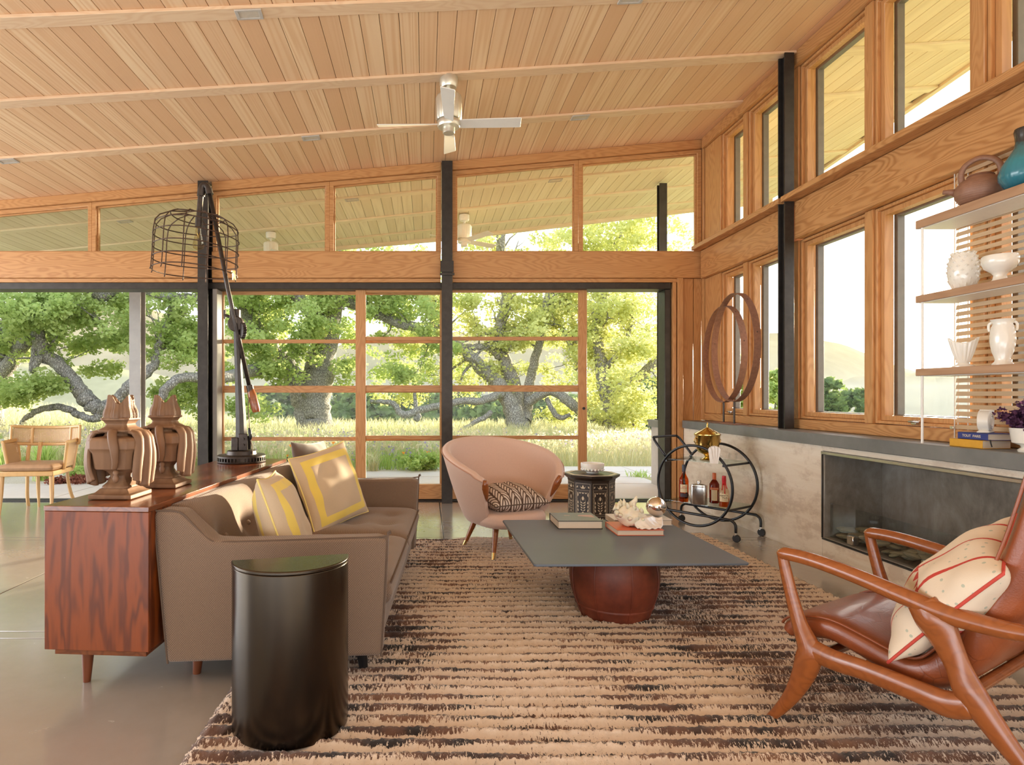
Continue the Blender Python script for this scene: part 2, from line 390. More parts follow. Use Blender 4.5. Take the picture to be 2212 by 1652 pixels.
def patina():
    t = NT('fire_steel'); v = t.co('Object', (1, 1, .6)); a = t.noise(v, 3, 6, .7, .6); b = t.noise(v, 14, 4, .6)
    col = t.ramp(t.ma('ADD', t.ma('MULTIPLY', a, .7), t.ma('MULTIPLY', b, .3)), [(.32, (.14, .115, .095)), (.50, (.26, .23, .195)), (.68, (.38, .36, .325))])
    return t.bsdf(col, .42, .35)
M['patina'] = patina()
def weave(name, c1, c2, freq=640, rough=.9, bs=.35):
    t = NT(name); x, y, z = t.sep(t.co())[:3]
    s1 = t.ma('SINE', t.ma('MULTIPLY', t.ma('ADD', x, y), freq)); s2 = t.ma('SINE', t.ma('MULTIPLY', t.ma('ADD', z, t.ma('MULTIPLY', y, .5)), freq*.97))
    w = t.ma('ADD', t.ma('MULTIPLY', t.ma('MULTIPLY', s1, s2), .5), .5)
    n = t.noise(t.co(), 260, 3, .7); f = t.ma('ADD', t.ma('MULTIPLY', w, .55), t.ma('MULTIPLY', n, .5))
    return t.bsdf(t.mix(f, c1, c2), rough, 0, t.bump(f, bs, .003), Sheen_Weight=.25)
M['tweed'] = weave('brown_tweed', (.055, .030, .018), (.33, .22, .15))
M['piping_brown'] = plain('brown_piping', (.13, .085, .06), .9)
M['peach'] = plain('peach_upholstery', (.66, .455, .365), .62, 0, .035, 90, .04, Sheen_Weight=.3)
M['peach_welt'] = plain('peach_welt', (.50, .28, .20), .7)
M['brown_velvet'] = plain('brown_velvet', (.115, .075, .06), .85, 0, .2, 9, .1, Sheen_Weight=.5)
def leather():
    t = NT('cognac_leather'); v = t.co()
    cr_ = t.vor(v, 15, 'DISTANCE_TO_EDGE'); ck = t.ramp(cr_, [(0.0, 0.0), (.03, 1.0)])
    fine = t.noise(v, 180, 3, .6); a = t.noise(v, 4, 3, .6); patch = t.ramp(t.noise(v, 2.4, 2), [(.48, 0.0), (.56, 1.0)])
    col = t.ramp(a, [(.3, (.19, .042, .012)), (.7, (.31, .080, .025))])
    crk = t.ma('MULTIPLY', t.ma('SUBTRACT', 1.0, ck), patch)
    col = t.mix(t.ma('MULTIPLY', crk, .5), col, (.12, .03, .012))
    return t.bsdf(col, t.ma('ADD', t.ma('MULTIPLY', fine, .12), .26), 0, t.bump(t.ma('SUBTRACT', fine, t.ma('MULTIPLY', crk, 1.5)), .12, .004), Coat_Weight=.15)
M['leather'] = leather()
def bronze():
    t = NT('blackened_bronze'); a = t.noise(t.co('Object', (3, 3, .3)), 3, 3, .6); b = t.noise(t.co(), 7, 4, .65)
    col = t.mix(a, (.040, .034, .034), (.085, .066, .046)); col = t.mix(t.ma('MULTIPLY', b, .35), col, (.12, .095, .06))
    return t.bsdf(col, t.ma('ADD', .20, t.ma('MULTIPLY', a, .10)), 1.0)
M['bronze'] = bronze()
def redleather():
    t = NT('oxblood_hide'); v = t.co(); a = t.noise(v, 5, 5, .65); b = t.noise(v, 60, 3, .6)
    col = t.ramp(a, [(.30, (.085, .016, .007)), (.55, (.19, .038, .016)), (.72, (.27, .062, .026))])
    return t.bsdf(col, .5, 0, t.bump(b, .12, .004))
M['barrel'] = redleather()
def framed_stripe(name, base, stripe, lo=.60, hi=.80):
    """linen with a mitred frame of yellow tape set in from the edge (object space, half sizes 1)"""
    t = NT(name); g = t.sep(t.co('Generated'))
    ax = t.ma('ABSOLUTE', t.ma('SUBTRACT', t.ma('MULTIPLY', g[0], 2.0), 1.0)); ay = t.ma('ABSOLUTE', t.ma('SUBTRACT', t.ma('MULTIPLY', g[1], 2.0), 1.0))
    m = t.ma('MAXIMUM', ax, ay)
    s = t.ma('MULTIPLY', t.ma('GREATER_THAN', m, lo), t.ma('LESS_THAN', m, hi))
    n = t.noise(t.co(), 300, 2, .6)
    col = t.mix(s, t.mix(n, tuple(x*.85 for x in base), base), stripe)
    return t.bsdf(col, .85, 0, t.bump(n, .12, .003), Sheen_Weight=.2)
M['yellow_frame'] = framed_stripe('linen_yellow_frame', (.62, .47, .31), (.80, .60, .12), .64, .82)
M['yellow_tape'] = plain('yellow_piping', (.82, .66, .22), .8)
def fronds():
    """cream fronds on brown"""
    t = NT('frond_print'); x, y, z = t.sep(t.co())[:3]
    u = t.ma('MULTIPLY', x, 10.5); fr = t.ma('SUBTRACT', t.ma('FRACT', u), .5); af = t.ma('ABSOLUTE', fr)
    k = t.ma('FRACT', t.ma('ADD', t.ma('MULTIPLY', y, 26.0), t.ma('MULTIPLY', t.ma('POWER', af, 1.4), 5.0)))
    leaf = t.ma('MULTIPLY', t.ma('LESS_THAN', k, .62), t.ma('LESS_THAN', af, .44)); leaf = t.ma('MULTIPLY', leaf, t.ma('GREATER_THAN', af, .05))
    return t.bsdf(t.mix(leaf, (.105, .060, .040), (.68, .58, .50)), .85)
M['fronds'] = fronds()
def redstripe():
    t = NT('red_striped_print'); g = t.sep(t.co('Generated')); v = t.co()
    def band(a, c, w): return t.ma('LESS_THAN', t.ma('ABSOLUTE', t.ma('SUBTRACT', a, c)), w)
    lines = t.ma('MAXIMUM', t.ma('MAXIMUM', band(g[0], .22, .013), band(g[0], .50, .013)), band(g[0], .78, .013))
    tri = t.ma('FRACT', t.ma('MULTIPLY', g[0], 11.0)); tri = t.ma('ABSOLUTE', t.ma('SUBTRACT', t.ma('MULTIPLY', tri, 2.0), 1.0))
    row = t.ma('MULTIPLY', t.ma('SUBTRACT', g[1], .40), 14.0)
    trim = t.ma('MULTIPLY', t.ma('LESS_THAN', tri, row), t.ma('MULTIPLY', t.ma('GREATER_THAN', row, 0.0), t.ma('LESS_THAN', row, 1.0)))
    red = t.ma('MAXIMUM', lines, trim)
    dots = t.ma('LESS_THAN', t.vor(v, 34, 'F1', 'Distance', .6), .17)
    col = t.mix(t.ma('MULTIPLY', dots, .8), (.72, .60, .46), (.38, .42, .33)); col = t.mix(red, col, (.50, .05, .035))
    return t.bsdf(col, .8, 0, t.bump(t.noise(v, 240, 2), .1, .003))
M['redstripe'] = redstripe()
M['red_piping'] = plain('red_piping', (.52, .06, .04), .75)
def cane():
    t = NT('cane_mesh'); x, y, z = t.sep(t.co())[:3]
    a = t.ma('SINE', t.ma('MULTIPLY', t.ma('ADD', x, y), 560)); b = t.ma('SINE', t.ma('MULTIPLY', z, 560))
    hole = t.ma('MULTIPLY', t.ma('GREATER_THAN', a, .1), t.ma('GREATER_THAN', b, .1))
    p = t.n('ShaderNodeBsdfPrincipled'); t.put(p.inputs['Base Color'], (.62, .42, .24)); p.inputs['Roughness'].default_value = .6
    tr = t.n('ShaderNodeBsdfTransparent'); mx = t.n('ShaderNodeMixShader'); t.put(mx.inputs[0], hole); t.put(mx.inputs[1], p.outputs[0]); t.put(mx.inputs[2], tr.outputs[0])
    t.put(t.out.inputs[0], mx.outputs[0]); return t.m
M['cane'] = cane()
M['seat_leather'] = plain('tan_seat', (.46, .29, .17), .4, 0, .1, 20)
def rugmat():
    """cream wool rows with clustered brown and black flecks between them"""
    t = NT('shag_rug'); g = t.co(); x, y, z = t.sep(g)[:3]
    wob = t.ma('MULTIPLY', t.noise(t.co('Object', (1.2, 1, 1)), 2.2, 3), .05)
    yy = t.ma('ADD', y, wob)
    row = t.ma('FRACT', t.ma('DIVIDE', yy, .078))
    rid = t.ma('FLOOR', t.ma('DIVIDE', yy, .078))
    vr = t.comb(t.ma('MULTIPLY', x, 1.0), t.ma('MULTIPLY', rid, .71), 0.0)
    patch = t.noise(vr, 2.6, 4, .7)
    fleck = t.noise(t.comb(t.ma('MULTIPLY', x, 1.0), t.ma('ADD', t.ma('MULTIPLY', y, .42), t.ma('MULTIPLY', rid, 3.7)), 0.0), 120, 3, .8)
    fl = t.ma('DIVIDE', t.ma('SUBTRACT', fleck, .30), .40)
    inrow = t.ramp(row, [(.0, 1.0), (.20, .90), (.36, .22), (.54, .16), (.66, .80), (.80, 1.0)])
    den = t.ma('MULTIPLY', inrow, t.ma('ADD', .70, t.ma('MULTIPLY', t.ma('SUBTRACT', patch, .5), 2.2)))
    dark = t.ma('GREATER_THAN', den, fl)
    n2 = t.noise(vr, 5.0, 3); brown = t.ramp(n2, [(.38, (.022, .015, .014)), (.50, (.10, .048, .032)), (.66, (.20, .10, .060))])
    fib = t.noise(t.co('Object', (1, .6, 1)), 130, 3, .7)
    warm = t.noise(vr, .8, 2); cream = t.mix(warm, (.72, .59, .48), (.60, .46, .35))
    cream = t.mix(t.ma('MULTIPLY', fib, .6), cream, (.74, .63, .53))
    return t.bsdf(t.mix(dark, cream, brown), .95, 0, t.bump(fib, .5, .006), Sheen_Weight=.3)
M['rug'] = rugmat()
def bark():
    t = NT('oak_bark'); v = t.co('Object', (1, 1, .45)); a = t.vor(v, 24, 'DISTANCE_TO_EDGE'); b = t.noise(t.co(), 1.6, 4, .6); c = t.noise(t.co(), 14, 4, .7)
    col = t.ramp(a, [(0.0, (.11, .10, .09)), (.10, (.32, .30, .28)), (.4, (.50, .48, .45))])
    moss = t.ramp(b, [(.58, 0.0), (.70, 1.0)]); col = t.mix(t.ma('MULTIPLY', moss, .6), col, (.17, .19, .05))
    col = t.mix(t.ma('MULTIPLY', t.ramp(c, [(.58, 0.0), (.66, 1.0)]), .35), col, (.48, .48, .43))
    return t.bsdf(col, .9, 0, t.bump(t.ma('ADD', a, t.ma('MULTIPLY', c, .3)), .8, .05))
M['bark'] = bark()
def leafmat(name, c1, c2, tr, fac=.5, scale=1.2):
    t = NT(name); n = t.noise(t.co(), scale, 3, .7); col = t.mix(t.ramp(n, [(.32, 0.0), (.68, 1.0)]), c1, c2)
    d = t.n('ShaderNodeBsdfDiffuse'); t.put(d.inputs[0], col); q = t.n('ShaderNodeBsdfTranslucent'); t.put(q.inputs[0], t.mix(.6, col, tr))
    mx = t.n('ShaderNodeMixShader'); mx.inputs[0].default_value = fac; t.put(mx.inputs[1], d.outputs[0]); t.put(mx.inputs[2], q.outputs[0])
    t.put(t.out.inputs[0], mx.outputs[0]); return t.m
M['oak_leaf'] = leafmat('oak_leaf', (.34, .47, .14), (.54, .63, .28), (.70, .77, .28), .5)
M['oak_leaf_gold'] = leafmat('oak_leaf_gold', (.50, .56, .18), (.68, .70, .34), (.88, .86, .36), .5)
M['dark_leaf'] = leafmat('dark_leaf', (.12, .18, .07), (.20, .28, .10), (.3, .4, .1), .35, .2)
M['grass'] = leafmat('meadow_grass', (.50, .52, .27), (.70, .65, .44), (.8, .76, .46), .5, .5)
M['grass_green'] = leafmat('green_grass', (.34, .52, .14), (.54, .66, .26), (.66, .78, .25), .5, .8)
M['seed'] = leafmat('seed_heads', (.70, .60, .40), (.80, .72, .54), (.85, .78, .5), .5)
M['lupine'] = leafmat('lupine_petals', (.28, .22, .50), (.42, .36, .62), (.5, .4, .7), .4)
M['poppy'] = leafmat('poppy_petals', (.85, .30, .04), (.90, .42, .08), (.95, .5, .1), .4)
M['purple'] = leafmat('purple_leaf', (.060, .024, .060), (.20, .10, .19), (.30, .12, .26), .3, 30)
M['redweed'] = leafmat('red_groundcover', (.20, .07, .05), (.30, .13, .09), (.3, .1, .06), .2, 6)
M['terrain'] = leafmat('meadow_ground', (.34, .36, .15), (.52, .48, .27), (.4, .4, .2), .02, .35)
M['dry_hill'] = leafmat('dry_grass_hill', (.22, .22, .10), (.34, .32, .17), (.4, .4, .2), .02, .12)
M['ridge'] = leafmat('wooded_hill', (.20, .17, .09), (.30, .26, .15), (.1, .1, .05), .02, .03)
def teal():
    t = NT('teal_glaze'); z = t.sep(t.co('Generated'))[2]; n = t.noise(t.co(), 12, 4, .6)
    c = t.ramp(t.ma('ADD', z, t.ma('MULTIPLY', t.ma('SUBTRACT', n, .5), .35)), [(.0, (.02, .14, .20)), (.45, (.035, .22, .27)), (.66, (.05, .15, .16)), (.74, (.035, .032, .03))])
    return t.bsdf(c, .22, 0, t.bump(n, .1, .004), Coat_Weight=.3)
M['teal'] = teal()
def clay():
    t = NT('brown_stoneware'); z = t.sep(t.co())[2]; w = t.ma('SINE', t.ma('MULTIPLY', z, 620)); n = t.noise(t.co(), 40, 3)
    return t.bsdf(t.mix(n, (.20, .095, .058), (.33, .17, .11)), .5, 0, t.bump(t.ma('ADD', w, n), .12, .003))
M['clay'] = clay()
def pebblem():
    t = NT('river_pebble'); n = t.noise(t.co('Object', (1, 1, 1), 9), 22, 3)
    return t.bsdf(t.mix(t.rnd(), t.mix(n, (.20, .19, .13), (.33, .31, .22)), (.34, .30, .20)), .45)
M['pebble'] = pebblem()
# ------------------------------------------------------------------ floor
floor = tag(build('floor', MB().box(-9.5, 2.88, -3.2, 6.86, -.12, -.010), M['joint']), kind='structure')
xs = [-9.5, -8.0, -5.29, -2.57, .15, 2.88]; ys = [-3.2, -1.0, 1.02, 3.02, 3.11, 5.07, 5.16, 6.86]
for i in range(len(xs)-1):
    for j in range(len(ys)-1):
        build('slab', MB().box(xs[i]+.004, xs[i+1]-.004, ys[j]+.004, ys[j+1]-.004, -.009, 0), M['floor'], floor, .002, seg=1)
build('door_track', MB().box(-9, 2.7, 6.865, 7.10, -.05, .004).box(-9, 2.7, 6.90, 6.915, .004, .012).box(-9, 2.7, 6.99, 7.005, .004, .012), M['steel_dark'], floor)

# ------------------------------------------------------------------ ceiling and roof overhang
def eave_y(x): return 10.16 if x < .3 else 10.16-.115*(x-.3)
def eave_x0(x): return -2.4 if x < 4.3 else 5.0+(x-4.87)/.146
ceiling = tag(build('ceiling', MB().hexa([(-9, -2.4, roofz(-9)+.03), (5.45, -2.4, roofz(5.45)+.03), (5.45, 9.4, roofz(5.45)+.03), (-9, 10.1, roofz(-9)+.03)],
                                         [(-9, -2.4, roofz(-9)+.25), (5.45, -2.4, roofz(5.45)+.25), (5.45, 9.4, roofz(5.45)+.25), (-9, 10.1, roofz(-9)+.25)]), M['steel_dark']), kind='structure')
ceiling.data.clear_geometry()
bw = .1335
def roofslab():
    pts = [(-9, -2.4), (3.8, -2.4), (4.87, 5.0), (5.5, 9.32), (5.42, 9.57), (.3, 10.16), (-9, 10.16)]
    n = len(pts); m = MB()
    m.add([(x, y, roofz(x)+.022) for x, y in pts]+[(x, y, roofz(x)+.24) for x, y in pts],
          [tuple(range(n))[::-1], tuple(range(n, 2*n))]+[(i, (i+1) % n, n+(i+1) % n, n+i) for i in range(n)])
    return m
_m = roofslab(); ceiling.data.from_pydata(_m.v, [], _m.f); ceiling.data.update()
bm0 = MB().box(-bw/2+.0018, bw/2-.0018, 0, 1, 0, .02); board0 = None; TILT = -math.atan(.087)
x = -6.9; board1 = None
def lay(y0, y1, mat):
    global board0, board1
    if y1-y0 < .25: return
    src = board0 if mat == 'fir' else board1
    if src is None:
        o = build('board', bm0, M[mat], ceiling, .0018, seg=1)
        if mat == 'fir': board0 = o
        else: board1 = o
    else: o = src.copy(); COL.objects.link(o); o.parent = ceiling
    o.location = (x, y0, roofz(x)); o.scale = (1, y1-y0, 1); o.rotation_euler = (0, TILT, 0)
while x < 5.45:
    if x < 3.18: lay(-3.1, 6.925, 'fir'); lay(6.93, eave_y(x), 'fir_out')
    else:
        y0 = -2.3 if x < 3.85 else -2.3+(x-3.85)*7.1
        if x > 4.87: y0 = 5.0+(x-4.87)/.146
        lay(y0, eave_y(x), 'fir_out')
    x += bw*.9962
JO = {}
for n in range(-3, 6):
    Y0 = 6.84-.93*n; mm = .0245*n
    if n == 0: continue
    xa, xb = -7.0, (5.25 if n < 0 else 3.2)
    d = .022; hw = .058
    def q(x, s, dz): return (x, Y0+mm*x+s*hw, roofz(x)-dz)
    m = MB().hexa([q(xa, -1, d), q(xb, -1, d), q(xb, 1, d), q(xa, 1, d)], [q(xa, -1, 0), q(xb, -1, 0), q(xb, 1, 0), q(xa, 1, 0)])
    if n > 0:
        xe = 5.0 if n == 1 else 4.85-.14*(n-2)
        build('joist', MB().hexa([q(3.201, -1, d), q(xe, -1, d), q(xe, 1, d), q(3.201, 1, d)], [q(3.201, -1, 0), q(xe, -1, 0), q(xe, 1, 0), q(3.201, 1, 0)]), M['fir_out_x'], ceiling, .002, seg=1)
    build('joist', m, M['fir_joist' if n > 0 else 'fir_out_x'], ceiling, .002, seg=1); JO[n] = (Y0, mm)
# fascia along both eaves
def fz(x, dz): return roofz(x)+dz
m = MB()
for (xa, xb) in [(-9, .3), (.3, 5.42)]:
    ya, yb = eave_y(xa), eave_y(xb)
    m.hexa([(xa, ya, fz(xa, -.055)), (xb, yb, fz(xb, -.055)), (xb, yb+.05, fz(xb, -.055)), (xa, ya+.05, fz(xa, -.055))], [(xa, ya, fz(xa, .26)), (xb, yb, fz(xb, .26)), (xb, yb+.05, fz(xb, .26)), (xa, ya+.05, fz(xa, .26))])
build('fascia', m, M['fir_out_x'], ceiling)
xa, ya, xb, yb = 3.8, -2.4, 5.46, 9.6
build('fascia', MB().hexa([(3.8, -2.4, fz(3.8, -.03)), (4.87, 5, fz(4.87, -.03)), (4.93, 5, fz(4.93, -.03)), (3.86, -2.4, fz(3.86, -.03))], [(3.8, -2.4, fz(3.8, .26)), (4.87, 5, fz(4.87, .26)), (4.93, 5, fz(4.93, .26)), (3.86, -2.4, fz(3.86, .26))])
      .hexa([(4.87, 5, fz(4.87, -.03)), (5.5, 9.55, fz(5.5, -.03)), (5.56, 9.55, fz(5.56, -.03)), (4.93, 5, fz(4.93, -.03))], [(4.87, 5, fz(4.87, .26)), (5.5, 9.55, fz(5.5, .26)), (5.56, 9.55, fz(5.56, .26)), (4.93, 5, fz(4.93, .26))]), M['fir_out'], ceiling)

# ------------------------------------------------------------------ back wall
YB = 6.84; s_ = YB/F
def bx(px): return (px-CX)*s_
def bz(py): return EYE-(py-CY)*s_
wall_back = struct('wall_back')
def wpart(name, mb, mat, par=None, bev=.004): return build(name, mb, mat, par or wall_back, bev, seg=1)
for (a, b) in [(-400, 436), (457, 952), (978, 1545)]:
    wpart('beam', MB().box(bx(a), bx(b), YB, YB+.24, bz(600), bz(543)), M['fir_x'])
    wpart('head_casing', MB().box(bx(a), bx(min(b, 1476)), YB+.02, YB+.24, bz(609), bz(600)-.002), M['fir_x'])
wpart('door_head', MB().box(bx(-400), bx(1452), YB+.03, YB+.26, bz(623), bz(609)-.001), M['steel_dark'])
# top plate follows the roof
def rp(px, dz): return roofz(bx(px))-dz
for (a, b) in [(-400, 433), (457, 953), (977, 1517)]:
    xa, xb = bx(a), bx(b)
    wpart('top_plate', MB().hexa([(xa, YB+.0, rp(a, .10)), (xb, YB, rp(b, .10)), (xb, YB+.16, rp(b, .10)), (xa, YB+.16, rp(a, .10))], [(xa, YB, rp(a, 0)), (xb, YB, rp(b, 0)), (xb, YB+.16, rp(b, 0)), (xa, YB+.16, rp(a, 0))]), M['fir_x'])
# corner post, flat panel and casings at the right end
wpart('casing', MB().box(bx(1455), bx(1462), YB+.01, YB+.2, 0, bz(609)).box(bx(1464), bx(1476), YB-.005, YB+.2, 0, bz(600)), M['fir_z'])
wpart('jamb_panel', MB().box(bx(1477), bx(1500), YB+.03, YB+.2, 0, bz(600)-.002), M['fir_z'])
wpart('jamb_panel', MB().box(bx(1501), bx(1518), YB+.03, YB+.2, 0, bz(600)-.002), M['fir_z'])
wpart('corner_post', MB().box(bx(1518), bx(1547)+.02, YB-.03, YB+.2, .921, bz(600)-.002), M['fir_z'])
wpart('corner_post', MB().box(bx(1519), bx(1546)+.02, YB-.01, YB+.2, bz(543)+.002, roofz(bx(1533))-.01), M['fir_z'])
wpart('door_jamb', MB().box(bx(1440), bx(1453), YB+.05, YB+.26, 0, bz(623)-.001), M['steel_dark'])
def hcol(x0, x1, y0, y1, z0, z1, t=.012):
    m = MB().box(x0, x1, y0, y0+t, z0, z1).box(x0, x1, y1-t, y1, z0, z1)
    return m.box((x0+x1)/2-t/2, (x0+x1)/2+t/2, y0+t, y1-t, z0, z1)
xA = bx(434); xA1 = bx(456)
wpart('steel_column', hcol(xA, xA1, YB-.10, YB+.14, 0, roofz(xA)-.012), M['steel_dark'], bev=.001)
wpart('steel_flange', MB().box(bx(458), bx(468), YB+.01, YB+.20, 0, bz(623)-.002), M['post_steel'])  # paler steel paints in the sunlit side face of the dark column
xB = bx(954); xB1 = bx(977)
wpart('steel_column', hcol(xB, xB1, YB-.06, YB+.02, 0, roofz(xB)-.012), M['steel_dark'], bev=.001)
wpart('steel_bracket', MB().box(xB-.012, xB1+.012, YB-.075, YB-.061, bz(590), bz(566)).box(xB-.02, xB1+.02, YB-.08, YB-.062, bz(597), bz(592)), M['steel_dark'], bev=.001)
# clerestory windows
def win(idx, poly, i, d, mat, pane_off, sill=None):
    w = struct('window_%d' % idx)
    return w
WN = 0
def clerestory(a, b):
    global WN; WN += 1
    w = struct('window_%d' % WN); y0 = YB+.03; dd = .10
    zb = bz(543)+.001; fw = .045
    xa, xb = bx(a), bx(b)
    za, zbb = rp(a, .102), rp(b, .102)
    o = [(xa, y0, zb), (xb, y0, zb), (xb, y0, zbb), (xa, y0, za)]
    i1 = [(xa+fw, y0, zb+.012), (xb-fw, y0, zb+.012), (xb-fw, y0, zbb-fw), (xa+fw, y0, za-fw)]
    build('frame', MB().ring(o, i1, (0, dd, 0)), M['fir_x'], w, .003, seg=1)
    o2 = [(p[0], y0+.03, p[2]) for p in i1]; f2 = .014
    i2 = [(xa+fw+f2, y0+.03, zb+.016), (xb-fw-f2, y0+.03, zb+.016), (xb-fw-f2, y0+.03, zbb-fw-f2), (xa+fw+f2, y0+.03, za-fw-f2)]
    build('stop', MB().ring(o2, i2, (0, .03, 0)), M['fir_x'], w, .002, seg=1)
    o3 = [(p[0], y0+.066, p[2]) for p in o2]
    build('pane', MB().add([(p[0], y0+.06, p[2]) for p in i1]+[(p[0], y0+.066, p[2]) for p in i1], [(0, 1, 2, 3), (7, 6, 5, 4), (0, 4, 5, 1), (1, 5, 6, 2), (2, 6, 7, 3), (3, 7, 4, 0)]), M['pane_high'], w, sharp=0)
for a, b in [(-330, -60), (-60, 195), (195, 434), (457, 711), (711, 953), (977, 1251), (1251, 1518)]: clerestory(a, b)

# ------------------------------------------------------------------ sliding doors
def door(idx, px0, px1, Y, tops, panes, mats=M, mid=None):
    d = struct('door_%d' % idx)
    def w(px, py): p = P(px, py, Y); return p.x, p.z
    t = .045
    X0, _ = w(px0, 0); X1, _ = w(px1, 0)
    zt = w(0, tops)[1]; zb = .018
    (sl, sr), (r0, r1), bars, (b0, _b) = panes
    xl = w(sl, 0)[0]; xr = w(sr, 0)[0]
    build('stile', MB().box(X0, xl, Y, Y+t, zb, zt), M['fir_z'], d, .003, seg=1)
    build('stile', MB().box(xr, X1, Y, Y+t, zb, zt), M['fir_z'], d, .003, seg=1)
    build('top_rail', MB().box(xl+.001, xr-.001, Y+.002, Y+t, w(0, r1)[1], zt), M['fir_x'], d, .003, seg=1)
    build('bottom_rail', MB().box(xl+.001, xr-.001, Y+.002, Y+t, zb, w(0, b0)[1]), M['fir_x'], d, .003, seg=1)
    zs = [w(0, r1)[1]]
    for (u, v) in bars:
        build('mid_rail' if v-u > 10 else 'muntin', MB().box(xl+.001, xr-.001, Y+.004, Y+t-.004, w(0, v)[1], w(0, u)[1]), M['fir_x'], d, .003, seg=1)
        zs += [w(0, u)[1], w(0, v)[1]]
    zs.append(w(0, b0)[1])
    for k in range(0, len(zs), 2):
        build('pane', MB().box(xl-.004, xr+.004, Y+.02, Y+.026, zs[k+1]-.004, zs[k]+.004), M['pane'], d, sharp=0)
    return d
d1 = door(1, 470, 968, YB+.19, 617, ((483, 950), (0, 636), [(733, 741), (833, 848), (944, 952)], (1049, 0)))
d2 = door(2, 768, 1268, YB+.11, 612, ((790, 1250), (0, 631), [(727, 735), (832, 846), (941, 949)], (1046, 0)))
for d, px, Y in ((d1, 473, YB+.19), (d2, 1261, YB+.11)):
    p = P(px, 882, Y); build('flush_pull', MB().lathe([(0, 0), (.016, 0), (.016, .006), (.011, .006), (.010, .002), (0, .002)], 16).xf(Matrix.Translation(p) @ Matrix.Rotation(PI/2, 4, 'X')), M['black_paint'], d)

# ------------------------------------------------------------------ right wall
XW = 3.12
wall_right = struct('wall_right')
def rpart(name, mb, mat, bev=.004): return build(name, mb, mat, wall_right, bev, seg=1)
FP = dict(y0=1.6, y1=4.45, z0=.164, z1=.793)
XF = 2.88
rpart('rammed_earth', MB().box(XF, 3.34, FP['y1'], 6.86, -.02, .834), M['rammed'])
rpart('rammed_earth', MB().box(XF, 3.34, -1.0, FP['y1']-.001, -.02, FP['z0']), M['rammed'])
rpart('rammed_earth', MB().box(XF, 3.34, -1.0, FP['y0'], FP['z0']+.001, .834), M['rammed'])
rpart('rammed_earth', MB().box(XF, 3.34, FP['y0']+.001, FP['y1']-.001, FP['z1']+.001, .834), M['rammed'])
rpart('stone_counter', MB().box(2.845, 3.30, -1.0, 6.80, .835, .92), M['counter'])
rpart('sill_apron', MB().box(3.09, 3.28, -1.0, 6.80, .921, 1.0), M['fir_y'])
rpart('beam', MB().box(3.05, 3.27, -1.0, 5.07, 2.49, 2.797), M['fir_y'])
rpart('beam', MB().box(3.05, 3.27, 5.16, 6.80, 2.49, 2.797), M['fir_y'])
rpart('ledge', MB().box(2.945, 3.26, -1.0, 5.09, 2.80, 2.846), M['fir_y'])
rpart('ledge', MB().box(2.945, 3.26, 5.125, 6.80, 2.80, 2.846), M['fir_y'])
rpart('top_plate', MB().hexa([(3.07, -1, 3.94), (3.26, -1, 3.94), (3.26, 6.82, 3.94), (3.07, 6.82, 3.94)], [(3.07, -1, roofz(3.07)), (3.26, -1, roofz(3.26)), (3.26, 6.82, roofz(3.26)), (3.07, 6.82, roofz(3.07))]), M['fir_y'])
# small recess at the bottom of the ledge where the screens clip in
for y in (4.28, 3.49): rpart('screen_clip', MB().box(3.0, 3.05, y-.12, y+.10, 2.847, 2.866), M['fir_y'], .003)
bays = [(5.99, 6.44), (5.21, 5.91), (4.33, 5.10), (3.48, 4.25), (2.63, 3.40), (1.78, 2.55)]
posts = [(6.44, 6.80), (5.91, 5.99), (5.10, 5.21), (4.25, 4.33), (3.40, 3.48), (2.55, 2.63), (1.6, 1.78)]
for (a, b) in posts:
    rpart('mullion', MB().box(3.10, 3.25, a+.001, b-.001, 1.001, 2.489), M['fir_z'])
    rpart('mullion', MB().box(3.10, 3.25, a+.001, b-.001, 2.848, 3.939), M['fir_z'])
def rwin(a, b, z0, z1, crank):
    global WN; WN += 1
    w = struct('window_%d' % WN)
    def rg(m, t, x, dx): return MB().ring([(x, a+m, z0+m), (x, b-m, z0+m), (x, b-m, z1-m), (x, a+m, z1-m)][::-1], [(x, a+t, z0+t), (x, b-t, z0+t), (x, b-t, z1-t), (x, a+t, z1-t)][::-1], (dx, 0, 0))
    build('frame', rg(.002, .022, 3.115, .10), M['fir_z'], w, .003, seg=1)
    build('sash', rg(.023, .058, 3.14, .06), M['fir_z'], w, .003, seg=1)
    build('cladding', rg(.030, .064, 3.225, .05), M['cladding'], w, .002, seg=1)
    build('pane', MB().box(3.165, 3.172, a+.05, b-.05, z0+.05, z1-.05), M['pane_high' if z0 > 2 else 'pane'], w, sharp=0)
    if crank:
        yy = (a+b)/2+.02
        build('latch', MB().tube([(3.10, yy-.04, z0+.028), (3.085, yy-.01, z0+.03), (3.085, yy+.03, z0+.028)], [.009, .010, .008], 8).box(3.09, 3.112, yy-.02, yy+.02, z0+.01, z0+.034), M['nickel'], w, .003)
for k, (a, b) in enumerate(bays):
    rwin(a, b, 1.002, 2.488, k in (0, 3)); rwin(a, b, 2.848, 3.938, False)
rpart('steel_column', hcol(2.965, 3.043, 5.06, 5.16, .921, roofz(2.9)-.012), M['steel_dark'], .001)

rw = struct('wall_rear')  # unseen grey wall, added to cut sky and bounce light from behind
build('plaster', MB().prism([(-9.5, 0), (3.4, 0), (3.4, roofz(3.4)), (-9.5, roofz(-9.5))], -3.4, -3.2), M['plaster'], rw)
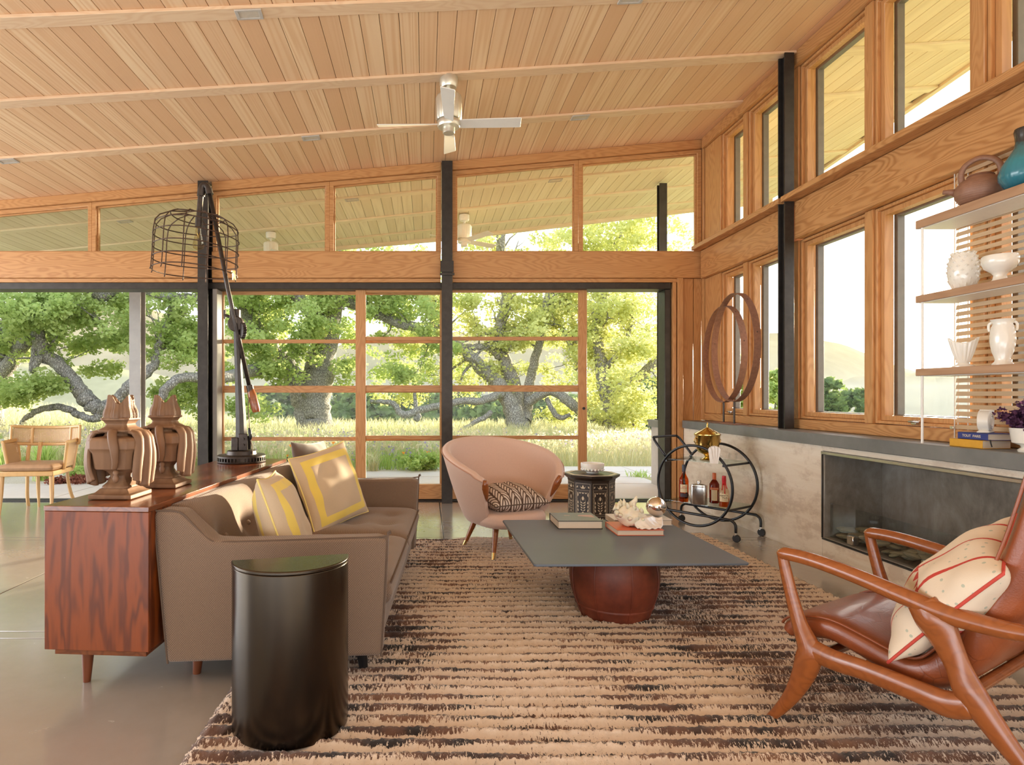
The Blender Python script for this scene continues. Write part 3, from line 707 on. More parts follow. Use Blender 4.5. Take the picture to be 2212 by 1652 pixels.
# ------------------------------------------------------------------ fireplace set into the wall
fp = thing('fireplace', 'long low steel-lined fireplace recessed in the rammed earth wall under the stone counter', 'fireplace', (XF, 3.0, 0))
def fpp(name, mb, mat, bev=.003, par=None): return build(name, mb.xf(Matrix.Translation((-XF, -3.0, 0))), mat, par or fp, bev, seg=1)
y0, y1, z0, z1 = FP['y0'], FP['y1'], FP['z0'], FP['z1']
fpp('back_panel', MB().box(3.30, 3.335, y0, y1, z0, z1), M['patina'])
fpp('side_panel', MB().box(XF+.004, 3.30, y1-.02, y1-.002, z0, z1), M['patina'])
fpp('side_panel', MB().box(XF+.004, 3.30, y0+.002, y0+.02, z0, z1), M['patina'])
fpp('hearth', MB().box(XF-.004, 3.30, y0+.02, y1-.02, z0+.002, z0+.012), M['patina'])
fpp('lintel', MB().box(XF-.012, XF+.06, y0, y1, z1-.022, z1), M['counter']).data.materials[0] = M['nickel']
fpp('hood', MB().box(XF+.07, 3.30, y0+.02, y1-.02, z1-.03, z1-.003), M['steel_dark'])
fpp('edge_trim', MB().box(XF-.004, XF+.010, y1-.002, y1+.008, z0, z1).box(XF-.006, XF+.012, y0, y1, z0-.010, z0), M['steel_dark'])
gs = fpp('glass_screen', MB().box(XF+.028, XF+.038, y0+.06, y1-.045, z0+.014, .425), M['fire_glass'], 0)
for yy in (4.18, 3.55, 2.6): fpp('clip', MB().box(XF+.012, XF+.056, yy-.03, yy+.03, z0+.012, z0+.075), M['nickel'], .004)
pr = random.Random(3)
peb0 = None
for i in range(290):
    yy = pr.uniform(2.05, 4.38); xx = pr.uniform(XF+.07, 3.27); s = pr.uniform(.030, .050)
    if peb0 is None:
        pm = MB().lathe([(0, -.42), (.55, -.36), (.9, -.12), (1, .05), (.86, .25), (.5, .40), (0, .44)], 9)
        peb0 = build('pebble', pm, M['pebble'], fp); o = peb0
    else: o = peb0.copy(); COL.objects.link(o); o.parent = fp
    o.location = (xx-XF, yy-3.0, z0+.012+s*.42+pr.choice((0, 0, .03, .045))); o.scale = (s*pr.uniform(.8, 1.1), s*pr.uniform(1.0, 1.5), s*pr.uniform(.8, 1))
    o.rotation_euler = (pr.uniform(-.2, .2), pr.uniform(-.2, .2), pr.uniform(0, 3))

# ------------------------------------------------------------------ outside: patio, low walls, posts
patio = tag(build('patio', MB().box(-11, 6, 7.10, 8.40, -.2, -.026), M['gravel']), kind='structure')
def pv(xa, xb, ya, yb): build('paver', MB().box(xa+.006, xb-.006, ya+.006, yb-.006, -.05, -.012), M['paver'], patio, .004, seg=1)
for xa in range(-12, 6, 2): pv(xa-.4, xa+1.6, 7.11, 8.38)
for r_, (ya, yb, xa, xb) in enumerate([(8.40, 9.08, -2.9, 3.2), (9.10, 9.72, -1.5, 5.4), (9.74, 10.42, .15, 6.0)]):
    x = xa
    while x < xb-.4:
        w = rng.uniform(1.4, 2.2); pv(x, min(x+w, xb), ya, yb); x += w
lw = thing('low_wall', 'grey concrete garden wall with stone cap running outside beyond the open doorway', 'wall', (3.2, 7.8, -.02))
build('wall_body', MB().box(-.11, .25, -.68, .60, 0, .79), M['boardform'], lw, .005); build('cap', MB().box(-.14, .28, -.68, .64, .791, .885), M['counter'], lw, .004)
sw = thing('seat_wall', 'low curved stucco seat wall at the edge of the meadow behind the cane chair', 'wall', (0, 0, 0))
arc = [(-9.6+.9*k*.5, 10.3+1.5*math.sin(k*.28)) for k in range(14)]
secs = [[(x, y-.18, -.05), (x, y+.18, -.05), (x, y+.18, .36), (x, y-.18, .36)] for x, y in arc]
build('wall_body', MB().loft(secs), M['boardform'], sw, .01)
for (px, Y, w, top, lab) in [(1430, 8.25, .10, None, 'dark steel roof post standing on the grey garden wall outside'), (297, 8.45, .155, None, 'pale steel roof post on the patio, lit white by the sun')]:
    x = (px-CX)*Y/F; zb = .866 if px > 1000 else -.014
    po = thing('roof_post', lab, 'post', (x, Y, zb)); mt = M['steel_dark'] if px > 1000 else M['post_steel']
    build('shaft', hcol(-w/2, w/2, -w/2, w/2, .012, (roofz(x)-zb-.03 if px > 1000 else 3.02), .014), mt, po); build('base_plate', MB().box(-w*.75, w*.75, -w*.75, w*.75, 0, .012), mt, po)

# ------------------------------------------------------------------ recessed lights
def downlight(px, py, n, label, w=.17, outside=False):
    Y0, mm = JO[n]; x = 0
    for _ in range(30): Y = Y0+mm*x; x = (px-CX)*Y/F
    t = thing('recessed_light', label, 'light', (x, Y0+mm*x, roofz(x)-.022), math.atan(mm), 'recessed lights in the joists')
    tl = Matrix.Rotation(TILT, 4, 'Y')
    build('trim_ring', MB().ring([(-w/2, -.05, 0), (w/2, -.05, 0), (w/2, .05, 0), (-w/2, .05, 0)], [(-w/2+.022, -.034, 0), (w/2-.022, -.034, 0), (w/2-.022, .034, 0), (-w/2+.022, .034, 0)], (0, 0, -.010)).xf(tl), M['lamp_grey'], t, .002)
    build('lens', MB().box(-w/2+.02, w/2-.02, -.036, .036, -.005, -.002).xf(tl), M['lens'], t)
for a in [(538, 40, 3, 'recessed ceiling light nearest the top left, above the lamp'), (1365, 4, 3, 'recessed ceiling light at the top edge, right of the fan'),
          (672, 298, 1, 'recessed ceiling light left of the fan, over the sofa'), (1253, 253, 1, 'recessed ceiling light right of the fan, near the back windows'),
          (17, 351, 1, 'recessed ceiling light at the far left edge'), (270, 481, -1, 'recessed light under the outdoor roof behind the cage lamp'),
          (760, 432, -1, 'recessed light under the outdoor roof left of the middle column'), (1200, 390, -1, 'recessed light under the outdoor roof right of the middle column')]:
    try: downlight(*a)
    except KeyError: pass
# ------------------------------------------------------------------ terrain, hills
def tz(x, y):
    x = np.asarray(x, float); y = np.asarray(y, float)
    z = -.03+0*x
    z = z+np.clip(-x-3.5, 0, 30)*.055*np.clip((y-9.5)/6, 0, 1)
    z = z-np.clip(y-21-.15*np.clip(-x, 0, 40), 0, 100)*.26
    z = z-np.clip(x-4.6, 0, 100)*.22*np.clip((26-y)/10, .5, 1)
    return np.maximum(z, -16)
gx = np.concatenate([np.linspace(-120, -22, 20), np.linspace(-20, 20, 60), np.linspace(22, 160, 24)]); gy = np.concatenate([np.linspace(-20, 7, 8), np.linspace(8.4, 40, 50), np.linspace(44, 200, 30)])
X_, Y_ = np.meshgrid(gx, gy); Z_ = tz(X_, Y_)+np.where(Y_ > 10, .05*np.sin(X_*1.3)*np.sin(Y_*.9), 0); Z_ = np.where((Y_ < 8.8) & (X_ < 6.2), -.30, Z_)
nv = len(gx); idx = np.arange(len(gy)*nv).reshape(len(gy), nv)
fq = np.stack([idx[:-1, :-1].ravel(), idx[:-1, 1:].ravel(), idx[1:, 1:].ravel(), idx[1:, :-1].ravel()], 1)
meadow = tag(npmesh('meadow', np.stack([X_.ravel(), Y_.ravel(), Z_.ravel()], 1), fq, M['terrain'], smooth=True), kind='structure')
gravel = tag(build('gravel_bed', MB().hexa([(-9, 8.36, -.06), (.6, 8.36, -.06), (.3, 10.6, -.06), (-9, 9.5, -.06)], [(-9, 8.36, -.016), (.6, 8.36, -.016), (.3, 10.6, -.016), (-9, 9.5, -.016)]), M['gravel']), kind='structure')
def ridge(name, sky, D, z0, depth, mat):
    px = np.linspace(sky[0][0], sky[-1][0], 220); py = np.interp(px, [p[0] for p in sky], [p[1] for p in sky])
    r2 = np.random.RandomState(5); py = py+np.convolve(r2.randn(220)*2.2, [.25, .5, .25], 'same')
    ang = (px-CX)/F; rows = []
    for v in np.linspace(0, 1, 9):
        d = D-depth*(1-v); x = ang*d; y = np.full_like(x, d)
        ztop = EYE-(py-CY)*D/F; sm = v*v*(3-2*v)
        z = z0+(ztop-z0)*(.55*v+.45*sm)+(4*np.sin(x*.05+v*5)*(1-v)*v*4)*.5
        rows.append(np.stack([x, y, z], 1))
    rows.append(rows[-1]+np.array([0, depth*.6, -25.0])*1.0)
    A = np.concatenate(rows); n = 220; m = len(rows); ii = np.arange(n*m).reshape(m, n)
    q = np.stack([ii[:-1, :-1].ravel(), ii[:-1, 1:].ravel(), ii[1:, 1:].ravel(), ii[1:, :-1].ravel()], 1)
    return tag(npmesh(name, A, q, mat, smooth=True), kind='structure')
ridge('far_hill', [(-1500, 720), (-400, 700), (0, 690), (160, 655), (300, 660), (500, 715), (700, 755), (860, 705), (1000, 720), (1100, 700), (1300, 725), (1560, 735), (1650, 716), (1690, 718), (1765, 733), (1820, 745), (1865, 760), (1930, 788), (1990, 803), (2100, 820), (2300, 830), (2700, 815), (3400, 780)], 420, -30, 190, M['ridge'])
ridge('near_hill', [(1350, 880), (1700, 856), (1780, 832), (1865, 811), (1930, 800), (2020, 812), (2120, 800), (2300, 790), (2700, 800), (3400, 820)], 215, -30, 100, M['ridge'])

ridge('grass_hill', [(-1800, 740), (-300, 775), (100, 785), (300, 800), (450, 835), (560, 850), (800, 872), (1000, 885), (1150, 900)], 120, -26, 60, M['dry_hill'])
# ------------------------------------------------------------------ trees
def leaves_np(centres, n, spread, size, rs, squash=.7):
    C = np.repeat(np.asarray(centres, float), n, 0); m = len(C)
    d = rs.randn(m, 3); d /= np.linalg.norm(d, axis=1)[:, None]; d *= (rs.rand(m, 1)**.45)*spread; d[:, 2] *= squash
    c = C+d
    a = rs.randn(m, 3); a[:, 2] *= .6; a /= np.linalg.norm(a, axis=1)[:, None]
    b = np.cross(a, rs.randn(m, 3)); b /= np.linalg.norm(b, axis=1)[:, None]; nn = np.cross(a, b)
    L = size*(.6+.8*rs.rand(m, 1)); W = L*.36
    v = np.stack([c-a*L*.5, c+b*W+nn*W*.35, c+a*L*.5, c-b*W+nn*W*.35], 1).reshape(-1, 3)
    return v, np.arange(m*4, dtype=np.int32).reshape(m, 4)
def grow(mb, start, dirv, length, r, depth, rr, tips, gn=.35, up=.1):
    n = max(4, int(length/.22)); p = Vector(start); d = Vector(dirv).normalized(); pts = [p.copy()]; rad = [r]
    for k in range(n):
        d = (d+Vector((rr.gauss(0, gn), rr.gauss(0, gn), rr.gauss(up, gn)))*.55).normalized(); p = p+d*(length/n); pts.append(p.copy()); rad.append(r*(1-.75*(k+1)/n))
        if depth > 0 and k >= 1 and rr.random() < .75:
            dd = (d+Vector((rr.gauss(0, .8), rr.gauss(0, .8), rr.gauss(.1, .6)))).normalized()
            grow(mb, p, dd, length*rr.uniform(.35, .6), rad[-1]*.6, depth-1, rr, tips, gn, up)
        if depth <= 1: tips.append(tuple(p))
    mb.tube(pts, rad, 6 if r > .04 else 4)
def oak(name, label, base, limbs, blobs, seed, leaf, n_leaf, size, spread=.38, twig=.9, mat='oak_leaf', keep=1.0, dens=.62, thick=.85):
    """limbs: lists of (px, py, Y, radius_px); blobs: (px, py, Y, rx_px, ry_px, depth_m, clusters)"""
    rr = random.Random(seed); rs = np.random.RandomState(seed)
    root = thing(name, label, 'tree', base, 0)
    off = Vector(base); wood_ = MB(); twigs = MB(); tips = []
    for k, L in enumerate(limbs):
        pts = bez([(*(P(px, py, Y)-off), r*thick*Y/F) for (px, py, Y, r) in L], 6)
        pts = [(Vector(p[:3])+Vector((rr.gauss(0, .018), rr.gauss(0, .02), rr.gauss(0, .010))), p[3]*rr.uniform(.95, 1.06)) for p in pts]
        wood_.tube([p for p, _ in pts], [r for _, r in pts], 10)
        for i in range(3, len(pts)):
            if rr.random() < twig*.6 and pts[i][1] < .24 and (pts[i][0]+off).z > 1.9:
                d = Vector((rr.gauss(0, 1), rr.gauss(0, .8), rr.gauss(.35, .7)))
                grow(twigs, pts[i][0], d, rr.uniform(.7, 1.7), max(.012, pts[i][1]*.28), 1, rr, tips)
    cen = [t for t in tips if rr.random() < keep]
    for (px, py, Y, rx, ry, dm, n) in blobs:
        c0 = P(px, py, Y)-off; s = Y/F
        for _ in range(int(n*dens)):
            a = Vector((rr.gauss(0, .5)*rx*s, rr.gauss(0, .5)*dm, rr.gauss(0, .5)*ry*s)); cen.append(tuple(c0+a))
    build('trunk', wood_, M['bark'], root, sharp=180)
    if twigs.v: tag(build('twigs', twigs, M['bark'], root, sharp=180), kind='stuff')
    v, f = leaves_np(cen, n_leaf, spread, size, rs)
    tag(npmesh('foliage', v, f, M[mat], root), kind='stuff'); return root
YT = 18.2
oak('oak_tree', 'big oak with a thick forked grey trunk seen through the left sliding door', (-3.1, YT, float(tz(-3.1, YT))),
    [[(684, 950, YT, 50), (684, 925, YT, 42), (680, 880, YT, 38), (684, 830, YT, 40), (690, 790, YT, 38), (705, 730, YT-.3, 30), (715, 660, YT-.5, 30), (728, 600, YT-.5, 26), (735, 520, YT, 20), (720, 430, YT, 12)],
     [(668, 940, YT, 32), (662, 890, YT, 30), (645, 835, YT, 28), (612, 780, YT, 26), (575, 740, YT-.4, 22), (540, 690, YT-.8, 20), (520, 640, YT-1, 18), (480, 600, YT-1.5, 14), (420, 560, YT-2, 9)],
     [(705, 760, YT-.2, 22), (690, 700, YT-.6, 20), (650, 650, YT-1, 17), (610, 610, YT-1.5, 13), (560, 560, YT-1.5, 9)],
     [(728, 640, YT-.4, 18), (790, 665, YT-.5, 13), (830, 685, YT-.6, 12), (870, 700, YT-.7, 13), (905, 710, YT-.8, 11), (925, 745, YT-.8, 6)],
     [(610, 785, YT, 20), (545, 800, YT-1.5, 16), (480, 815, YT-3, 15), (420, 815, YT-4, 13), (378, 822, YT-4.5, 12), (352, 850, YT-4.6, 12), (343, 890, YT-4.7, 10), (368, 905, YT-4.7, 8), (382, 890, YT-4.7, 5)],
     [(640, 830, YT, 12), (600, 835, YT-.5, 8), (560, 850, YT-1, 5), (530, 880, YT-1, 3)]],
    [(590, 690, YT+1, 120, 60, 1.6, 70), (530, 650, YT-1.2, 80, 40, 1.4, 60), (545, 735, YT-1.4, 60, 40, 1, 40), (575, 790, YT-.9, 55, 26, .8, 40), (690, 690, YT-1.5, 55, 40, .8, 26), (655, 735, YT-1.2, 40, 26, .7, 22), (840, 675, YT+.6, 90, 40, 1.6, 46),
     (870, 790, YT+1.4, 100, 44, 1.6, 40), (540, 880, YT-2, 45, 26, .8, 26), (640, 560, YT, 200, 60, 3, 60), (860, 580, YT, 160, 60, 3, 45), (500, 500, YT-1, 250, 60, 3, 50), (745, 800, YT-.6, 24, 40, .5, 12), (700, 640, YT-1, 60, 30, .8, 24), (752, 720, YT+.5, 26, 50, .6, 14)], 11, None, 80, .105, .32, .8, keep=.30)
oak('oak_tree', 'spreading oak with mossy limbs dividing low, behind the pink armchair', (2.6, YT, float(tz(2.6, YT))),
    [[(1118, 945, YT, 52), (1118, 920, YT, 38), (1105, 880, YT, 30), (1078, 830, YT, 24), (1045, 800, YT, 22), (1015, 770, YT, 21), (985, 745, YT, 19), (955, 720, YT, 15), (930, 640, YT, 12), (935, 560, YT, 8)],
     [(1122, 935, YT, 40), (1118, 890, YT+.3, 28), (1105, 820, YT+.4, 24), (1085, 760, YT+.4, 20), (1078, 715, YT+.4, 19), (1092, 660, YT+.4, 18), (1095, 600, YT+.4, 19), (1080, 540, YT+.4, 15), (1090, 470, YT+.4, 10)],
     [(1130, 920, YT, 30), (1138, 870, YT+.5, 20), (1150, 800, YT+.6, 16), (1165, 740, YT+.6, 14), (1172, 680, YT+.6, 12), (1190, 630, YT+.6, 11), (1225, 640, YT+.6, 10), (1240, 720, YT+.6, 9), (1245, 800, YT+.6, 8)],
     [(1140, 870, YT, 16), (1185, 845, YT-.4, 15), (1220, 860, YT-.6, 17), (1250, 885, YT-.6, 16), (1290, 905, YT-.4, 12), (1320, 920, YT, 10)],
     [(1080, 770, YT+.3, 14), (1050, 750, YT+.2, 12), (1020, 750, YT, 10), (995, 745, YT, 7)],
     [(1085, 850, YT-.2, 14), (1040, 866, YT-.6, 13), (1000, 865, YT-.8, 12), (955, 875, YT-1, 12), (905, 885, YT-1.2, 12), (870, 895, YT-1.2, 12), (845, 870, YT-1.2, 9), (800, 868, YT-1.2, 6)],
     [(1060, 890, YT-.4, 9), (1030, 910, YT-.6, 8), (1000, 925, YT-.8, 6)], [(905, 885, YT-1.2, 9), (900, 905, YT-1.2, 9), (897, 830, YT-1.2, 4)],
     [(1170, 690, YT+.6, 9), (1210, 700, YT+.4, 7), (1235, 760, YT+.3, 6)], [(1180, 860, YT-.3, 8), (1205, 900, YT-.5, 9), (1230, 895, YT-.6, 6)]],
    [(1010, 665, YT-.4, 50, 40, 1, 24), (1185, 740, YT+1.2, 90, 60, 1.5, 40), (1150, 870, YT+3, 90, 40, 1.2, 16), (1010, 840, YT+1.5, 60, 40, 1, 22), (1210, 890, YT+1, 50, 30, 1, 24), (895, 740, YT+1, 60, 40, 1.4, 40),
     (880, 850, YT+.8, 60, 24, 1.2, 20), (1100, 540, YT, 220, 60, 2.6, 70), (1330, 510, YT, 140, 50, 3, 70), (1215, 650, YT+.4, 60, 30, 1.2, 24), (1020, 780, YT+1.4, 40, 26, 1.2, 14), (1130, 720, YT+.2, 20, 60, .8, 12)], 23, None, 70, .10, .32, .8, 'oak_leaf_gold', keep=.22, thick=.66)
oak('oak_tree', 'leafy oak filling the open doorway beside the dark post', (6.4, YT-.6, float(tz(6.4, YT-.6))),
    [[(1335, 960, YT-.6, 26), (1322, 900, YT-.6, 22), (1305, 830, YT-.6, 18), (1295, 760, YT-.6, 15), (1290, 690, YT-.6, 13), (1310, 600, YT-.6, 10), (1340, 500, YT-.6, 7)],
     [(1310, 860, YT-.6, 15), (1345, 835, YT-1, 13), (1380, 815, YT-1.2, 13), (1405, 790, YT-1.4, 12), (1440, 770, YT-1.4, 9)],
     [(1300, 800, YT-.6, 9), (1340, 760, YT-1, 6), (1362, 700, YT-1.2, 5), (1370, 650, YT-1.2, 3)], [(1320, 880, YT-.6, 8), (1355, 880, YT-1, 5), (1370, 920, YT-1, 3)]],
    [(1340, 660, YT-.4, 110, 70, 2.2, 120), (1330, 760, YT-.8, 100, 70, 2, 120), (1350, 860, YT-1, 90, 60, 1.6, 100), (1290, 850, YT+1, 50, 80, 1.5, 40), (1350, 520, YT, 120, 70, 2.5, 80), (1460, 640, YT, 60, 120, 2, 45), (1390, 900, YT-1, 60, 30, 1.2, 30)], 31, None, 64, .10, .34, .8, 'oak_leaf_gold', keep=.25)
YL = 13.6
oak('oak_tree', 'gnarled oak with low twisting limbs in the left opening', (-9.9, YL+1, float(tz(-9.9, YL+1))),
    [[(-30, 960, YL+1, 40), (-25, 860, YL+.8, 34), (20, 790, YL+.5, 20), (50, 745, YL+.2, 18), (78, 715, YL, 17), (95, 760, YL, 16), (130, 790, YL, 17), (160, 825, YL, 17), (185, 860, YL, 21), (215, 882, YL, 18), (250, 865, YL, 16), (285, 830, YL, 13), (330, 790, YL+.4, 11), (345, 740, YL+.6, 8)],
     [(-25, 860, YL+.8, 26), (-10, 780, YL+.6, 24), (40, 690, YL+.4, 20), (70, 650, YL+.2, 16), (110, 620, YL, 15), (160, 600, YL, 14), (220, 640, YL+.2, 13), (270, 610, YL+.4, 12), (360, 640, YL+.5, 12), (430, 640, YL+.6, 10), (520, 600, YL+1, 6)],
     [(215, 885, YL, 12), (205, 905, YL-.1, 10), (170, 895, YL-.1, 9), (140, 880, YL-.1, 9), (95, 882, YL-.1, 8), (60, 900, YL, 7), (45, 915, YL, 5)],
     [(80, 745, YL, 10), (70, 800, YL-.1, 9), (85, 770, YL-.2, 8)], [(340, 750, YL+.5, 8), (362, 700, YL+.5, 8), (372, 660, YL+.5, 7), (400, 680, YL+.4, 5)],
     [(190, 660, YL+.3, 11), (205, 690, YL+.3, 9), (230, 700, YL+.4, 5)]],
    [(55, 680, YL-.6, 90, 44, 1.0, 110), (140, 665, YL-.4, 60, 30, .8, 50), (20, 750, YL+.6, 60, 40, .8, 40), (25, 850, YL-.5, 60, 34, .6, 44), (95, 830, YL-.4, 40, 26, .5, 22), (265, 730, YL+1.0, 50, 40, .8, 34), (395, 740, YL+1.0, 50, 50, 1.0, 80),
     (365, 850, YL+1.2, 36, 36, .6, 34), (270, 650, YL+.8, 30, 24, .8, 16), (190, 740, YL+.8, 40, 30, .6, 22), (420, 850, YL+1.4, 30, 50, .6, 28), (220, 790, YL+1, 30, 30, .5, 12), (200, 540, YL, 300, 50, 1.6, 60)], 47, None, 84, .088, .25, .6, 'oak_leaf', keep=.25)
def bushy(label, px, py, Y, rx, ry, n, seed, mat, size, nl=60, name='distant_tree'):
    rr = random.Random(seed); rs = np.random.RandomState(seed); c = P(px, py, Y); s = Y/F
    g = float(tz(c.x, c.y)); root = thing(name, label, 'tree', (c.x, c.y, min(g, c.z-ry*s)))
    h = c.z-root.location.z; cen = []
    for _ in range(n):
        q, w = rr.uniform(0, 2*PI), rr.uniform(-.8, 1); rad = math.sqrt(max(0, 1-w*w*.9))*rr.uniform(.55, 1)
        cen.append((math.cos(q)*rad*rx*s, math.sin(q)*rad*rx*s*.8, h+w*ry*s))
    build('trunk', MB().tube([(0, 0, -.3), (0.05, 0, h*.5), (.1, .05, h)], [.035*rx*s+.06, .03*rx*s+.05, .02*rx*s], 8), M['bark'], root)
    v, f = leaves_np(cen, nl, .30*rx*s, size, rs); tag(npmesh('foliage', v, f, M[mat], root), kind='stuff')
bushy('light green oak crown outside the narrow window behind the rusted hoops', 1590, 850, 15, 42, 75, 60, 61, 'oak_leaf', .13)
bushy('young oak with open branches outside, left of the right-hand steel column', 1668, 868, 14, 52, 62, 70, 62, 'oak_leaf', .12, 50)
bushy('dark hazy tree below the hill, left of the two in the clear window', 1780, 885, 34, 46, 62, 70, 63, 'dark_leaf', .34, 50)
bushy('dark hazy tree below the hill, right of the two in the clear window', 1845, 900, 36, 52, 52, 70, 64, 'dark_leaf', .34, 50)
for k, (px, py, Y, rx, ry) in enumerate([(600, 890, 58, 75, 45), (700, 880, 62, 80, 42), (780, 900, 50, 70, 42), (880, 895, 56, 80, 46), (985, 890, 60, 80, 40), (1070, 905, 52, 70, 34), (1190, 895, 60, 80, 40), (1300, 900, 56, 80, 40), (1420, 880, 48, 80, 56)]):
    bushy('dim green tree far down the valley, %s' % ['behind the column with the cage lamp', 'behind the thick forked trunk', 'left of the middle column and low', 'seen just left of the middle column', 'seen just right of the middle column', 'behind the mossy oak, low and wide', 'right of the mossy oak trunk', 'behind the leafy doorway oak', 'at the far right, behind the garden wall'][k], px, py, Y, rx, ry, 46, 70+k, 'dark_leaf', .62, 50)
# ------------------------------------------------------------------ meadow grass and garden plants
def blades(n, xs, ys, hmin, hmax, wid, seed, zf, lean=.28, mask=None):
    rs = np.random.RandomState(seed); y = ys[0]+(ys[1]-ys[0])*rs.rand(n)**1.35
    half = (xs[1]-xs[0])/2; x = (xs[0]+xs[1])/2+(rs.rand(n)*2-1)*half
    if mask is not None: k = mask(x, y); x, y = x[k], y[k]
    n = len(x); z = zf(x, y); h = hmin+(hmax-hmin)*rs.rand(n); a = rs.rand(n)*2*PI; d = rs.randn(n, 2)*lean
    w = wid*(.6+.8*rs.rand(n))*(1+.05*(y-10)); c, s = np.cos(a)*w, np.sin(a)*w; o = np.zeros(n)
    p0 = np.stack([x-c, y-s, z], 1); p1 = np.stack([x+c, y+s, z], 1)
    m1 = np.stack([x+d[:, 0]*h*.35+c*.8, y+d[:, 1]*h*.35+s*.8, z+h*.6], 1); m0 = np.stack([x+d[:, 0]*h*.35-c*.8, y+d[:, 1]*h*.35-s*.8, z+h*.6], 1)
    t0 = np.stack([x+d[:, 0]*h-c*.15, y+d[:, 1]*h-s*.15, z+h], 1); t1 = np.stack([x+d[:, 0]*h+c*.15, y+d[:, 1]*h+s*.15, z+h], 1)
    v = np.stack([p0, p1, m1, m0, t1, t0], 1).reshape(-1, 3); b = np.arange(n)[:, None]*6
    f = np.concatenate([b+np.array([[0, 1, 2, 3]]), b+np.array([[3, 2, 4, 5]])], 0); return v, f, np.stack([x+d[:, 0]*h, y+d[:, 1]*h, z+h], 1)
inm = lambda x, y: (y > np.where(x > -.8, 10.45, np.where(x > -2.8, 10.0, 9.9+.0*x))) & (np.abs(x+1.5) < y*.75) & ~((x > 2.9) & (y < 8.6))
v, f, tp = blades(52000, (-15, 9), (9.9, 21), .22, .52, .006, 5, tz, .3, inm)
tag(npmesh('tall_grass', v, f, M['grass'], ), 'pale tall meadow grass growing beyond the patio', 'grass', kind='stuff')
k = (tp[:, 1] < 13); rs_ = np.random.RandomState(9); tips_ = tp[k][rs_.rand(k.sum()) < .35]
v, f = leaves_np(tips_, 2, .03, .06, rs_, 2.0); tag(npmesh('seed_heads', v, f, M['seed']), 'pale feathery seed heads above the meadow grass', 'grass', kind='stuff')
v, f, tp = blades(26000, (-9, 1.0), (9.6, 17), .12, .34, .007, 6, tz, .35, lambda x, y: (y > 9.9) & (x < .6-.02*y))
tag(npmesh('green_grass', v, f, M['grass_green']), 'short bright green grass in the left part of the meadow', 'grass', kind='stuff')
tl = tp[(tp[:, 0] > -1.5) & (np.random.RandomState(3).rand(len(tp)) < .05)]
v, f = leaves_np(np.concatenate([tl, tips_[:150]]), 6, .05, .035, rs_, 2.2); tag(npmesh('lupine_flowers', v, f, M['lupine']), 'scattered lilac lupine flowers in the meadow', 'flowers', kind='stuff')
def tuft(name, label, px, py, Y, h, n, mat, seed, w=.007, lean=.45, spread=.12):
    c = P(px, py, Y); rr = random.Random(seed); m = MB(); c.z = max(-.015, float(tz(c.x, c.y))) if Y > 9.5 else -.016
    for _ in range(n):
        a = rr.uniform(0, 2*PI); L = h*rr.uniform(.6, 1.1); ln = rr.uniform(.1, 1)*lean; bx_, by_ = rr.gauss(0, spread*.4), rr.gauss(0, spread*.4)
        ca, sa = math.cos(a), math.sin(a); q = [(bx_+ca*ln*L*t*t, by_+sa*ln*L*t*t, L*(t-.25*ln*t*t)) for t in (0, .35, .7, 1)]
        pts = []
        for (x, y, z), ww in zip(q, (w, w, w*.7, w*.1)): pts += [(x-sa*ww, y+ca*ww, z), (x+sa*ww, y-ca*ww, z)]
        m.add(pts, [(0, 1, 3, 2), (2, 3, 5, 4), (4, 5, 7, 6)])
    o = build(name, m, M[mat], sharp=0); o.location = c; return tag(o, label, 'plant')
tuft('ornamental_grass', 'bright green strap-leaved grass clump behind the cane chair', 95, 1042, 8.75, .62, 150, 'grass_green', 1, .010, .6)
tuft('ornamental_grass', 'strap-leaved clump cut by the left edge, behind the chair arm', -12, 1042, 9.0, .55, 110, 'grass_green', 2, .010, .6)
tuft('ornamental_grass', 'thin silvery grass tuft just right of the wide door stile', 806, 1008, 9.85, .36, 90, 'grass', 3, .005, .8)
tuft('weed', 'small weed growing between the outdoor paving strips', 1380, 1028, 9.1, .12, 50, 'grass_green', 4, .008, 1.2, .16)
def shrub(label, px, py, Y, r, h, n, mat, seed, size=.05, name='shrub'):
    c = P(px, py, Y); c.z = -.016; rs = np.random.RandomState(seed); root = thing(name, label, 'plant', c)
    rr = random.Random(seed); m = MB(); cen = []
    for _ in range(n):
        a = rr.uniform(0, 2*PI); q = r*math.sqrt(rr.random()); hh = h*rr.uniform(.5, 1)*(1-.4*q/r); p = (math.cos(a)*q, math.sin(a)*q, hh)
        m.tube([(p[0]*.2, p[1]*.2, 0), (p[0]*.7, p[1]*.7, hh*.6), p], [.006, .004, .002], 4)
        for t in (.45, .65, .85, 1): cen.append((p[0]*(.2+.8*t), p[1]*(.2+.8*t), hh*t))
    build('stems', m, M[mat], root); v, f = leaves_np(cen, 9, .06, size, rs); tag(npmesh('foliage', v, f, M[mat], root), kind='stuff')
shrub('feathery lime green bush at the edge of the paving, left of the middle column', 905, 1000, 9.95, .34, .36, 46, 'grass_green', 5)
shrub('low green groundcover right of the chair back', 180, 1012, 9.3, .28, .12, 26, 'grass_green', 6)
shrub('small green plant behind the far carved finial', 405, 1025, 9.1, .15, .12, 16, 'grass_green', 8)
shrub('dark red creeping plant on the gravel behind the cane chair', 172, 1043, 8.62, .42, .07, 36, 'redweed', 7, .04)
